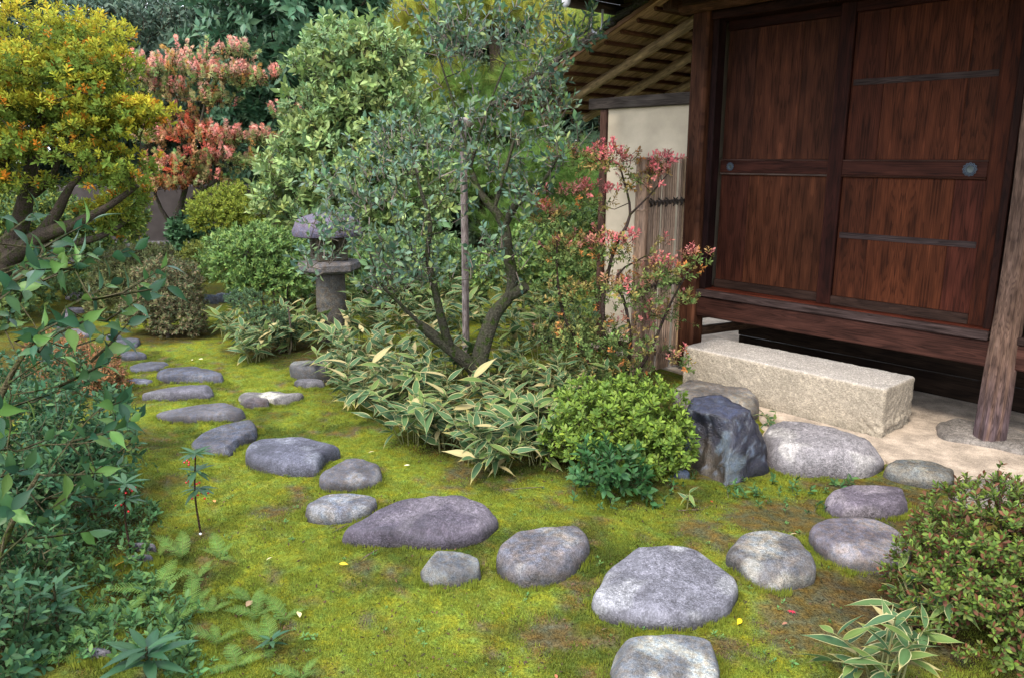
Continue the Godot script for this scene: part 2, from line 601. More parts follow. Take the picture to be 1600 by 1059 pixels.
# Branches that reach from given limbs to every target: each new branch leaves the nearest wood that is there already.
func branches(limbs: Array, targets: Array, tip := 0.003, thick := 0.02, seg := 0.09, wig := 0.14) -> Mb:
	var mb := Mb.new()
	var at := PackedVector3Array()
	var rad := PackedFloat32Array()
	for l in limbs:
		for k in l[0].size():
			at.append(l[0][k]); rad.append(l[1][k])
	var order := []
	for t in targets:
		var best := 1e9
		for k in at.size(): best = minf(best, at[k].distance_squared_to(t))
		order.append([best, t])
	order.sort_custom(func(a, b): return a[0] < b[0])
	for e in order:
		var t: Vector3 = e[1]
		var best := 1e9
		var from := 0
		for k in at.size():
			var d := at[k].distance_squared_to(t)
			if at[k].y > t.y + 0.1: d *= 1.6
			if d < best:
				best = d; from = k
		var a := at[from]
		var l := a.distance_to(t)
		if l < 0.02: continue
		var n := clampi(int(l / seg), 2, 12)
		var mid := (a + t) * 0.5 + Vector3(rng.randfn(), rng.randfn() * 0.7 - 0.25, rng.randfn()) * l * wig
		var pts := PackedVector3Array()
		var rr := PackedFloat32Array()
		var r0 := minf(rad[from] * 0.75, tip + l * thick)
		for k in n + 1:
			var f := float(k) / n
			var p := a.lerp(mid, f).lerp(mid.lerp(t, f), f)
			if k > 0 and k < n: p += Vector3(rng.randfn(), rng.randfn(), rng.randfn()) * l * 0.018
			pts.append(p); rr.append(lerpf(r0, tip, f))
			if k > 0:
				at.append(p); rad.append(lerpf(r0, tip, f))
		tube(mb, pts, rr, 5 if r0 > 0.006 else 4, Color.WHITE, false)
	return mb

func shifted(mb: Mb, by: Vector3) -> Mb:
	for k in mb.v.size(): mb.v[k] -= by
	return mb

func limb(px: Array, fine := 0.06) -> Array:               # [[px, py, metres ahead, radius], ...] -> [points, radii]
	var pp := PackedVector3Array()
	var rr := PackedFloat32Array()
	for q in px:
		pp.append(P(q[0], q[1], q[2])); rr.append(q[3])
	return smooth_line(pp, rr, fine)

func wood_parts(o: Node3D, limbs: Array, targets: Array, m: Material, tint: Color, tip := 0.003, thick := 0.02, names: Array = []) -> void:
	for k in limbs.size():
		var mb := Mb.new()
		tube(mb, limbs[k][0], limbs[k][1], 14 if limbs[k][1][0] > 0.02 else 8, tint, true, 0.3)
		obj(names[k] if k < names.size() else ("trunk" if k == 0 else "limb"), shifted(mb, o.position).done(), m, o)
	if targets:
		var bm := shifted(branches(limbs, targets, tip, thick), o.position)
		for k in bm.c.size(): bm.c[k] = tint
		var b := obj("branches", bm.done(), m, o)
		b.set_meta("kind", "stuff")

func some(spots: Array, n: int) -> Array:
	var out := []
	for k in n: out.append(spots[rng.randi() % spots.size()][0])
	return out

func inside(poly: PackedVector2Array, p: Vector2) -> bool:
	return Geometry2D.is_point_in_polygon(p, poly)

# ---------------------------------------------------------------- stones
# «outline»: the stone's outline in the picture, laid down on the ground and then given its height.
func stone(called: String, label: String, outline: Array, h: float, tint: Color, group := "", flat := 0.55, bumps := 0.05, cuts: Array = [], lichen := 0.0, category := "stone", bark := Color(0, 0, 0), m: Material = null, chips := 0) -> MeshInstance3D:
	var lo := 1e9
	var hi := -1e9
	for q in outline:
		lo = minf(lo, q[1]); hi = maxf(hi, q[1])
	var ring := PackedVector3Array()
	for q in outline:
		ring.append(G(q[0], q[1], lerpf(0.85 * h, 0.03 * h, (q[1] - lo) / (hi - lo))))
	var mid := Vector3.ZERO
	for q in ring: mid += q
	mid /= ring.size()
	mid.y = 0.0
	var foot := PackedVector2Array()
	var n := ring.size()
	var sides := 72
	var dense := []
	for k in n:
		for q in 8:
			var v := ring[k].cubic_interpolate(ring[(k + 1) % n], ring[(k + n - 1) % n], ring[(k + 2) % n], q / 8.0)
			dense.append(Vector2(v.x - mid.x, v.z - mid.z))
	for s in sides:
		var f := float(s) / sides * dense.size()
		var v: Vector2 = dense[int(f)].lerp(dense[(int(f) + 1) % dense.size()], f - int(f))
		foot.append(v)
	var world := PackedVector2Array()
	for v in foot: world.append(v + Vector2(mid.x, mid.z))
	footprints.append(world)
	var size := 0.0
	for v in foot: size += v.length() / sides
	for k in chips:                                        # faces knocked off the rim
		var a := TAU * (k + rng.randf() * 0.9) / chips
		var dir := Vector2(cos(a), sin(a))
		var reach := 0.0
		for v in foot: reach = maxf(reach, v.dot(dir))
		var slope := rng.randf_range(0.35, 1.3)
		var nn := Vector3(dir.x, slope, dir.y).normalized()
		var crest := Vector3(dir.x * reach, h, dir.y * reach)
		cuts = cuts + [[nn, crest.dot(nn) - rng.randf_range(0.10, 0.42) * h]]
	if chips > 0:
		var nn := Vector3(rng.randfn() * 0.05, 1, rng.randfn() * 0.05).normalized()
		cuts = cuts + [[nn, h * 0.97]]
	var mb := Mb.new()
	var g0 := gy(mid.x, mid.z)
	var prof := [Vector2(1.0, -0.5), Vector2(1.015, -0.1), Vector2(1.02, 0.15), Vector2(1.015, 0.38), Vector2(1.0, 0.58), Vector2(0.975, 0.74), Vector2(0.94, 0.85), Vector2(0.89, 0.92), Vector2(0.8, 0.96), Vector2(0.68, 0.98), Vector2(0.52, 0.995), Vector2(0.34, 1.0), Vector2(0.17, 1.0)]
	var off := Vector3(rng.randf(), rng.randf(), rng.randf()) * 900.0
	for k in prof.size() + 1:
		for s in sides:
			var r: float = prof[k].x if k < prof.size() else 0.0
			var y: float = prof[k].y if k < prof.size() else 1.0
			if flat < 0.5: y = lerpf(y, sin(acos(clampf(r * 0.98, 0, 1))), (0.5 - flat) * 1.6) if y > 0.1 else y
			var p := Vector3(foot[s].x * r, h * y, foot[s].y * r)
			p.y *= 1.0 + 0.16 * nz.get_noise_2d((foot[s].x * r + off.x) * 160.0 / maxf(size * 3.0, 0.3), (foot[s].y * r + off.z) * 160.0 / maxf(size * 3.0, 0.3))
			var w := p + off
			p *= 1.0 + bumps * 2.0 * nz.get_noise_3dv(w * 190.0 / maxf(size * 3.0, 0.3))
			p.y += (bumps * size * 1.1 * nz.get_noise_3dv(w * 330.0) + size * 0.035 * nz2.get_noise_3dv(w * 900.0)) * clampf(y, 0, 1)
			for c in cuts:                                # planes [normal, distance] that shave the stone
				var over: float = p.dot(c[0]) - c[1]
				if over > 0.0: p -= c[0] * over * 0.96
			var spot := smoothstep(0.12, 0.3, nz2.get_noise_3dv(w * 420.0)) * lichen
			var cc := tint * (0.68 + 0.36 * nz.get_noise_3dv(w * 420.0) + 0.2 * nz2.get_noise_3dv(w * 1500.0))
			cc = cc.lerp(Color(tint.r * 1.9 + 0.05, tint.g * 1.95 + 0.05, tint.b * 1.7 + 0.04), spot)
			var soil_shade := 1.0 - smoothstep(0.05, 0.6, y + 0.35 * nz.get_noise_3dv(w * 600.0))      # soil and algae creeping up the foot, with contact shade painted in
			cc = cc.lerp(bark if bark.g > 0.0 else Color(0.055, 0.05, 0.04), soil_shade * 0.74)
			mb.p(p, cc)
	for k in prof.size():
		for s in sides:
			var a := k * sides + s
			var b := k * sides + (s + 1) % sides
			mb.quad(a, a + sides, b + sides, b)
	# turn the winding the right way round whichever way the outline ran
	var area := 0.0
	for s in sides: area += foot[s].cross(foot[(s + 1) % sides])
	if area < 0.0:
		for k in range(0, mb.i.size(), 3):
			var x := mb.i[k]; mb.i[k] = mb.i[k + 1]; mb.i[k + 1] = x
	var kinds := [M.stone, M.stone_b, M.stone_c]
	var o := obj(called, mb.done(), m if m else kinds[footprints.size() % 3])
	o.position = Vector3(mid.x, g0 - 0.006, mid.z)
	tag(o, label, category, group)
	return o

func in_stone(p: Vector2, grow := 0.0) -> bool:
	for f in footprints:
		if f[0].distance_squared_to(p) > 2.0: continue
		if inside(f, p): return true
	return false
# ---------------------------------------------------------------- the tea house
var house: Node3D
func hb(called: String, s0: float, s1: float, y0: float, y1: float, w0: float, w1: float, m: Material, col: Color, grain := 1, bev := 0.004, parent: Node3D = null) -> MeshInstance3D:
	var o := obj(called, box(Vector3(absf(s1 - s0), y1 - y0, absf(w1 - w0)), bev, grain, col * (0.62 if m == M.wood else 1.0)), m, parent if parent else house)
	o.position = Vector3(-(s0 + s1) * 0.5, (y0 + y1) * 0.5, -(w0 + w1) * 0.5)
	return o

func pull_mesh(r: float) -> ArrayMesh:
	var mb := Mb.new()
	lathe(mb, [Vector2(r * 0.86, 0.0), Vector2(r * 0.86, 0.003), Vector2(r * 0.66, 0.0035)], 24, 0.0, Color(0.012, 0.014, 0.02))
	lathe(mb, [Vector2(r * 0.66, 0.0035), Vector2(r * 0.62, 0.009), Vector2(r * 0.52, 0.009), Vector2(r * 0.47, 0.003)], 24, 0.0, Color(0.07, 0.085, 0.105))
	lathe(mb, [Vector2(r * 0.47, 0.003), Vector2(0.0001, 0.001)], 24, 0.0, Color(0.05, 0.06, 0.06))
	for k in 12:
		var a := TAU * k / 12
		var c := Vector3(cos(a), 0, sin(a)) * r * 0.84
		var pts := PackedVector3Array()
		var rr := PackedFloat32Array()
		for q in 9:
			var b := TAU * q / 8
			pts.append(c + Vector3(cos(b), 0, sin(b)) * r * 0.15 + Vector3(0, 0.005, 0)); rr.append(r * 0.055)
		tube(mb, pts, rr, 5, Color(0.06, 0.085, 0.115), false)
	return mb.done()

func make_door(label: String, s0: float, s1: float, w: float, y0: float, y1: float, left_stile: float, right_stile: float, bands: Array, pull_s: float, pull_r: float, board_tone: Array) -> void:
	var d := Node3D.new()
	d.name = "door" if not house.has_node("door") else "door_001"
	house.add_child(d)
	d.set_meta("label", label)
	var dark := Color(0.075, 0.022, 0.013)
	var red := Color(0.125, 0.033, 0.016)
	if left_stile > 0.0: hb("stile", s1 - left_stile, s1, y0, y1, w - 0.004, w + 0.03, M.wood, dark, 1, 0.003, d)
	if right_stile > 0.0: hb("stile", s0, s0 + right_stile, y0, y1, w - 0.004, w + 0.03, M.wood, red, 1, 0.003, d)
	var a := s0 + right_stile
	var b := s1 - left_stile
	hb("rail", a, b, y0, y0 + 0.052, w - 0.003, w + 0.028, M.wood, Color(0.10, 0.06, 0.05), 0, 0.003, d)
	hb("rail", a, b, 1.3, 1.375, w - 0.004, w + 0.028, M.wood, Color(0.12, 0.042, 0.026), 0, 0.003, d)
	hb("rail", a, b, y1 - 0.06, y1, w - 0.003, w + 0.028, M.wood, dark, 0, 0.003, d)
	hb("ledge", a, b, 1.291, 1.299, w - 0.007, w + 0.01, M.wood, Color(0.3, 0.23, 0.2) if left_stile == 0.0 else Color(0.12, 0.05, 0.03), 0, 0.002, d)  # left door ledge is pale: the light it catches is painted on
	hb("bead", a, b, 1.376, 1.381, w - 0.005, w + 0.01, M.wood, Color(0.2, 0.12, 0.1), 0, 0.001, d)
	for half in 2:
		var n: int = board_tone.size()
		var at := a
		for k in n:
			var wd: float = (b - a) * board_tone[k][0]
			var t: Color = board_tone[k][1]
			var z := w + 0.012 + 0.001 * ((k * 7 + half * 3) % 3)
			hb("board", at + 0.0005, at + wd - 0.0005, (y0 + 0.052) if half == 0 else 1.382, 1.29 if half == 0 else y1 - 0.06, z, z + 0.014, M.wood, t * (1.0 if half == 0 else 0.9), 1, 0.002, d)
			at += wd
	for q in bands:
		hb("crosspiece", a + 0.01, b - 0.012, q - 0.016, q + 0.016, w + 0.0095, w + 0.02, M.wood, Color(0.13, 0.095, 0.095), 0, 0.004, d)
	var pm := obj("handle", pull_mesh(pull_r), M.metal, d)
	pm.position = Vector3(-pull_s, 1.338, -(w - 0.005))
	pm.rotation.x = PI / 2

func make_house() -> void:
	house = thing("tea_house", "dark timber tea house with two sliding plank doors above a stone step", "house")
	house.transform = Transform3D(Basis(-U, Vector3.UP, -W), HO)
	var dark := Color(0.07, 0.03, 0.02)
	# log post
	var lp := Mb.new()
	var rings := 60
	for k in rings + 1:
		var f := float(k) / rings
		var y := 0.03 + 2.5 * f
		for q in 49:
			var a := TAU * q / 48.0
			var r := lerpf(0.067, 0.054, smoothstep(0.0, 0.35, f))
			r *= 1.0 + 0.10 * cos(4.0 * a + 0.6 + f) + 0.05 * nz.get_noise_3d(cos(a) * 90.0, y * 120.0, sin(a) * 90.0)
			var split := absf(angle_difference(a, 1.35 + 0.25 * sin(y * 2.1) + 0.1 * nz.get_noise_1d(y * 300.0)))
			r *= 1.0 - 0.26 * exp(-pow(split / 0.1, 2.0)) * (0.55 + 0.45 * sin(y * 3.0 + 1.0))
			r += 0.0016 * nz2.get_noise_3d(cos(a) * 900.0, y * 60.0, sin(a) * 900.0)
			var c := Color(0.27, 0.185, 0.145).lerp(Color(0.17, 0.135, 0.165), smoothstep(0.2, 0.02, f) * 0.9)
			c = c.lerp(Color(0.40, 0.27, 0.20), 0.6 * smoothstep(0.0, 0.4, nz.get_noise_3d(cos(a) * 150.0, y * 60.0, sin(a) * 150.0)))
			lp.p(Vector3(cos(a) * r + 0.012 * sin(y * 1.7), y, sin(a) * r), c * 0.9, Vector2(a * 0.065, y))
	for k in rings:
		for q in 48:
			var i0 := k * 49 + q
			lp.quad(i0, i0 + 49, i0 + 50, i0 + 1)
	var pm := lp.done()
	obj("log_post", pm, M.log, house).set_meta("label", "weathered grey-brown log post standing on a foundation stone")
	hb("corner_post", 1.765, 1.885, 0.05, 2.5, -0.05, 0.07, M.wood, Color(0.17, 0.07, 0.042), 1, 0.012)
	hb("jamb", 1.722, 1.7645, 0.572, 2.25, 0.0, 0.08, M.wood, Color(0.05, 0.024, 0.02), 1)
	hb("jamb", 0.066, 0.104, 0.572, 2.25, 0.02, 0.1, M.wood, Color(0.06, 0.025, 0.018), 1)
	# sill, track and the beam below
	hb("sill", 0.06, 1.80, 0.525, 0.568, -0.035, 0.01, M.wood, Color(0.15, 0.11, 0.11), 0, 0.006)
	hb("track", 0.07, 1.7645, 0.53, 0.574, 0.0105, 0.15, M.wood, Color(0.22, 0.055, 0.028), 0, 0.002)
	hb("floor_beam", 0.05, 1.7645, 0.395, 0.524, -0.022, 0.09, M.wood, Color(0.125, 0.052, 0.038), 0, 0.006)
	hb("sill", -2.6, -0.06, 0.525, 0.562, -0.02, 0.02, M.wood, Color(0.12, 0.08, 0.075), 0, 0.005)
	hb("floor_beam", -2.6, -0.05, 0.4, 0.524, -0.012, 0.09, M.wood, Color(0.13, 0.06, 0.045), 0, 0.006)
	# doors: the right one slides in front
	make_door("left sliding plank door with a small flower pull", 0.95, 1.721, 0.095, 0.575, 2.2, 0.0, 0.0, [], 1.645, 0.025,
		[[0.36, Color(0.165, 0.057, 0.031)], [0.38, Color(0.205, 0.072, 0.036)], [0.26, Color(0.14, 0.05, 0.030)]])
	make_door("right sliding plank door with a large flower pull and worn crosspieces", 0.105, 0.995, 0.055, 0.575, 2.2, 0.085, 0.08, [0.972, 1.785], 0.262, 0.033,
		[[0.2, Color(0.165, 0.05, 0.026)], [0.56, Color(0.215, 0.064, 0.03)], [0.24, Color(0.15, 0.045, 0.025)]])
	hb("lintel", 0.05, 1.80, 2.195, 2.25, -0.02, 0.14, M.wood, dark, 0)
	var plate := one_tube([Vector3(-1.95, 2.29, 0.06), Vector3(-1.0, 2.296, 0.065), Vector3(2.5, 2.3, 0.06)], [0.052, 0.055, 0.055], 16, Color(0.2, 0.1, 0.06), 0.06, 0.1)
	obj("wall_plate", plate, M.log, house)
	hb("wall_board", -2.6, 1.88, 2.2502, 2.9, 0.09, 0.13, M.wood, dark, 0)
	# the bay right of the log post
	var x := -0.09
	for k in 6:
		hb("bay_board", x - 0.235, x - 0.001, 0.563, 2.25, 0.06 + 0.002 * (k % 2), 0.08, M.wood, Color(0.17, 0.08, 0.045), 1, 0.002)
		x -= 0.236
	hb("lintel", -2.6, -0.05, 2.195, 2.25, -0.02, 0.12, M.wood, dark, 0)
	# floor, back and side walls, and the boards that close the space under the floor
	hb("floor", -2.6, 1.84, 0.46, 0.522, 0.16, 2.6, M.wood, Color(0.08, 0.05, 0.035), 0)
	hb("back_wall", -2.6, 1.84, 0.5225, 2.9, 2.55, 2.62, M.plaster, Color(0.3, 0.25, 0.2))
	hb("end_wall", -2.68, -2.61, 0.03, 2.9, 0.1, 2.62, M.plaster, Color(0.3, 0.25, 0.2))
	hb("end_wall", 1.78, 1.85, 0.5225, 2.9, 0.14, 2.5, M.plaster, Color(0.33, 0.27, 0.2))
	for k in 3:
		hb("skirting_board", -2.6, 1.84, 0.02 + k * 0.142, 0.155 + k * 0.142, 0.62 - 0.012 * k, 0.65 - 0.012 * k, M.wood, Color(0.06, 0.042, 0.03), 0)
	for k in 2:
		var lg := one_tube([Vector3(-1.83, 0.27 + 0.11 * k, -0.02 - 0.09 * k), Vector3(-1.55, 0.28 + 0.1 * k, -1.0)], [0.034, 0.032], 12, Color(0.14, 0.085, 0.05), 0.1, 0.08)
		obj("floor_log", lg, M.log, house)
	# plastered screen wall with its frame, left of the corner post
	hb("screen_wall", 1.886, 2.62, 0.1, 1.72, 0.035, 0.085, M.plaster, Color(0.58, 0.49, 0.37), 1, 0.002)
	hb("screen_beam", 1.886, 2.78, 1.72, 1.795, 0.0, 0.11, M.wood, Color(0.2, 0.18, 0.17), 0, 0.006)
	hb("screen_post", 2.6202, 2.685, 0.05, 1.7195, 0.02, 0.1, M.wood, Color(0.2, 0.12, 0.09), 1, 0.005)
	hb("screen_sill", 1.886, 2.62, 0.05, 0.0995, 0.03, 0.1, M.wood, Color(0.12, 0.08, 0.06), 0)
	make_side_roof()
	make_main_roof()

func make_side_roof() -> void:
	var r := Node3D.new()
	r.name = "side_roof"
	house.add_child(r)
	r.position = Vector3(-1.86, 2.36, 0)
	r.rotation.z = atan(0.39)           # falls to the left
	# own axes: -x runs down the slope, z is out of the house
	var long := 1.72
	var n := 15
	for k in n:
		var o := obj("roof_board", box(Vector3(long, 0.012, 0.157), 0.002, 0, Color(0.8, 0.6, 0.39) * rng.randf_range(0.85, 1.1)), M.wood, r)
		o.position = Vector3(-long * 0.5, 0.006 + 0.0015 * (k % 2), 0.17 - 0.162 * k)
	for k in 12:
		var o := obj("batten", box(Vector3(0.02, 0.024, 2.4), 0.003, 2, Color(0.2, 0.10, 0.06)), M.wood, r)
		o.position = Vector3(-0.06 - 0.143 * k, -0.0125, -0.99)
	for k in 5:
		var w := 0.14 + 0.47 * k
		var o := obj("rafter", one_tube([Vector3(0.1, -0.06, -w), Vector3(-0.8, -0.066, -w), Vector3(-1.66, -0.062, -w)], [0.036, 0.034, 0.031], 14, Color(0.7, 0.54, 0.34), 0.06, 0.1), M.bamboo, r)
		o.position = Vector3.ZERO
	var v := obj("verge_board", box(Vector3(long, 0.028, 0.014), 0.003, 0, Color(0.33, 0.2, 0.12)), M.wood, r)
	v.position = Vector3(-long * 0.5, 0.012, 0.258)
	for k in 13:
		var o := obj("shingle_course", box(Vector3(0.24, 0.03, 2.5), 0.006, 2, Color(0.12, 0.105, 0.095) * rng.randf_range(0.75, 1.2)), M.shingle, r)
		o.position = Vector3(-0.05 - 0.133 * k, 0.047 + 0.003 * (k % 2), -0.965 + rng.randf_range(-0.006, 0.006))
		o.rotation.z = -0.13

func make_main_roof() -> void:
	var r := Node3D.new()
	r.name = "main_roof"
	house.add_child(r)
	var mb := Mb.new()
	var lo := [Vector3(-2.36, 2.34, 0.66), Vector3(-1.75, 2.31, 1.3), Vector3(3.2, 2.31, 1.3), Vector3(3.2, 2.34, -3.2), Vector3(-2.36, 2.34, -3.2)]
	var top := [Vector3(-0.6, 3.35, -1.2), Vector3(1.6, 3.35, -1.2)]
	for layer in 2:
		var up := Vector3(0, 0.1 * layer, 0)
		var out := 1.0 + 0.012 * layer
		var q := []
		for p in lo: q.append(mb.p(p * Vector3(out, 1, out) + up, Color(0.1, 0.085, 0.075) if layer else Color(0.10, 0.06, 0.04)))
		for p in top: q.append(mb.p(p + up, Color(0.1, 0.085, 0.075) if layer else Color(0.10, 0.06, 0.04)))
		mb.tri(q[0], q[5], q[1]); mb.quad(q[1], q[5], q[6], q[2]); mb.tri(q[2], q[6], q[3]); mb.quad(q[3], q[6], q[5], q[4]); mb.tri(q[4], q[5], q[0])
	for k in 5:
		mb.quad(k, k + 7, (k + 1) % 5 + 7, (k + 1) % 5)
	obj("roof", mb.done(false), M.shingle, r)
	for k in 3:                                   # the layered edge over the corner
		var o := obj("shingle_course", box(Vector3(0.62 - 0.05 * k, 0.026, 1.5 - 0.06 * k), 0.005, 2, Color(0.26, 0.17, 0.13) * (1.0 - 0.12 * k)), M.shingle, r)
		o.position = Vector3(-2.0 - 0.015 * k, 2.352 + 0.029 * k, -0.55 - 0.02 * k)
	hb("eave_board", 1.76, 2.34, 2.325, 2.338, -0.19, 1.2, M.wood, Color(0.38, 0.23, 0.14), 2, 0.002, r)
	hb("eave_beam", 1.95, 2.02, 2.265, 2.3245, -0.17, 1.3, M.wood, Color(0.19, 0.11, 0.085), 2, 0.005, r)
	hb("eave_beam", 1.6, 1.9, 2.28, 2.34, -0.14, -0.07, M.wood, Color(0.13, 0.07, 0.05), 0, 0.005, r)
	# gutter along the left eave, hung in an iron hook
	var g := Node3D.new()
	g.name = "gutter"
	house.add_child(g)
	var pipe := one_tube([Vector3(-2.375, 2.31, 0.64), Vector3(-2.38, 2.312, 0.0), Vector3(-2.385, 2.32, -1.2)], [0.034, 0.034, 0.034], 16, Color(0.13, 0.1, 0.09), 0.02, 0.1)
	obj("pipe", pipe, M.bamboo, g)
	var cap := Mb.new()
	lathe(cap, [Vector2(0.0001, 0.02), Vector2(0.024, 0.018), Vector2(0.036, 0.008), Vector2(0.037, 0.0)], 20, 0.0, Color(0.55, 0.55, 0.6))
	var co := obj("end_cap", cap.done(), M.satin, g)
	co.position = Vector3(-2.375, 2.31, 0.64)
	co.rotation.x = PI / 2
	var pts := PackedVector3Array()
	var rr := PackedFloat32Array()
	for k in 15:
		var a := PI * k / 14.0
		if k == 0:
			pts.append(Vector3(-2.335, 2.29, 0.36)); rr.append(0.006)
		pts.append(Vector3(-2.335 - 0.045 + 0.045 * cos(a), 2.2 - 0.045 * sin(a), 0.36)); rr.append(0.0075)
	pts.append(Vector3(-2.425, 2.285, 0.36)); rr.append(0.006)
	var hk := Mb.new()
	tube(hk, pts, rr, 8, Color(0.4, 0.4, 0.43))
	obj("hook", hk.done(), M.satin, g)
	var rf := one_tube([Vector3(-2.4, 2.4, 0.42), Vector3(-1.75, 2.62, 0.1)], [0.03, 0.03], 12, Color(0.26, 0.17, 0.12), 0.06, 0.1)
	obj("eave_rafter", rf, M.log, house)

func make_fence() -> void:
	var at := fp(1.93, -0.2, 0)
	var f := thing("bamboo_sleeve_fence", "narrow brown bamboo sleeve fence tied with dark cord beside the corner post", "fence", at)
	var stalk := func(w: float, r: float, h: float, col: Color, called: String, lean := 0.0) -> void:
		var pts := PackedVector3Array()
		var rr := PackedFloat32Array()
		var y := 0.03
		var node := rng.randf_range(0.1, 0.25)
		var gap := rng.randf_range(0.26, 0.36)
		var b := W * (w + 0.2)
		while y < h:
			var nx := minf(y + 0.05, h)
			if node > y and node <= nx:
				for q in [[-0.006, 1.0], [-0.002, 1.12], [0.002, 1.12], [0.006, 1.0]]:
					pts.append(b + Vector3(0, node + q[0], 0) + U * lean * node); rr.append(r * q[1])
				node += gap
			else:
				pts.append(b + Vector3(0, y, 0) + U * lean * y); rr.append(r)
			y = nx + 0.001
		pts.append(b + Vector3(0, h, 0) + U * lean * h); rr.append(r)
		var mb := Mb.new()
		tube(mb, pts, rr, 14, col, true, 0.0, Color(0.1, 0.07, 0.05))
		obj(called, mb.done(), M.bamboo, f)
	stalk.call(-0.405, 0.042, 1.395, Color(0.46, 0.34, 0.25), "end_post")
	stalk.call(0.02, 0.026, 1.4, Color(0.62, 0.46, 0.28), "end_post")
	var w := -0.345
	var gaps := {5: 0.03, 11: 0.034}
	for k in 16:
		var r := rng.randf_range(0.0085, 0.0115)
		stalk.call(w, r, 1.385 + rng.randf_range(-0.006, 0.01), Color(0.55, 0.42, 0.31) * rng.randf_range(0.6, 1.25), "stalk", rng.randf_range(-0.004, 0.004))
		w += 0.0208 + gaps.get(k, 0.0)
	for y in [1.12, 0.6]:
		for side in [-1, 1]:
			var pts := PackedVector3Array()
			var rr := PackedFloat32Array()
			for k in 40:
				var t := k / 39.0
				pts.append(W * lerpf(-0.16, 0.2, t) + U * side * 0.017 + Vector3(0, y + 0.012 * sin(t * 60.0), 0) + U * 0.006 * cos(t * 60.0)); rr.append(0.0075)
			var mb := Mb.new()
			tube(mb, pts, rr, 6)
			obj("tie", mb.done(), M.rope, f)
		for k in 5:
			var b := W * (-0.13 + 0.075 * k)
			var mb := Mb.new()
			var pts := PackedVector3Array()
			var rr := PackedFloat32Array()
			for q in 13:
				var a := TAU * q / 12
				pts.append(b + U * cos(a) * 0.028 + Vector3(0, y + sin(a) * 0.026, 0)); rr.append(0.005)
			tube(mb, pts, rr, 5)
			obj("knot", mb.done(), M.rope, f)

func make_step() -> void:
	var size := Vector3(1.23, 0.275, 0.36)
	var push := func(q: Vector3, n: Vector3) -> Vector3:
		var rough := 0.35 if n.y > 0.7 else 1.0
		var d := nz.get_noise_3dv(q * 400.0) * 0.004 + nz2.get_noise_3dv(q * 5200.0) * 0.0042 * rough + nz.get_noise_3dv(q * 2300.0 + Vector3(50, 0, 0)) * 0.002
		if q.x > 0.5 and q.y < -0.05: d += nz.get_noise_3dv(q * 1500.0) * 0.02
		return n * d
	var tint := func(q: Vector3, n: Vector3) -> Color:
		var c := Color(0.57, 0.49, 0.37).lerp(Color(0.70, 0.65, 0.58), smoothstep(0.5, 0.9, n.y))  # top painted paler for the sky light falling on it
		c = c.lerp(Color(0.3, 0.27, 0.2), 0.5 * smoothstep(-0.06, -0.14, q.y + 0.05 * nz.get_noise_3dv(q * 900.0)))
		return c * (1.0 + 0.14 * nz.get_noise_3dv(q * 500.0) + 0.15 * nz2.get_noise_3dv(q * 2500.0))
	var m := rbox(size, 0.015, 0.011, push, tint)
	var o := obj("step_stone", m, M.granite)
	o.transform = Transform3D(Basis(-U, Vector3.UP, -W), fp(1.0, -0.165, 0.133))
	tag(o, "long hewn pale granite block used as a step below the sliding doors", "step stone")

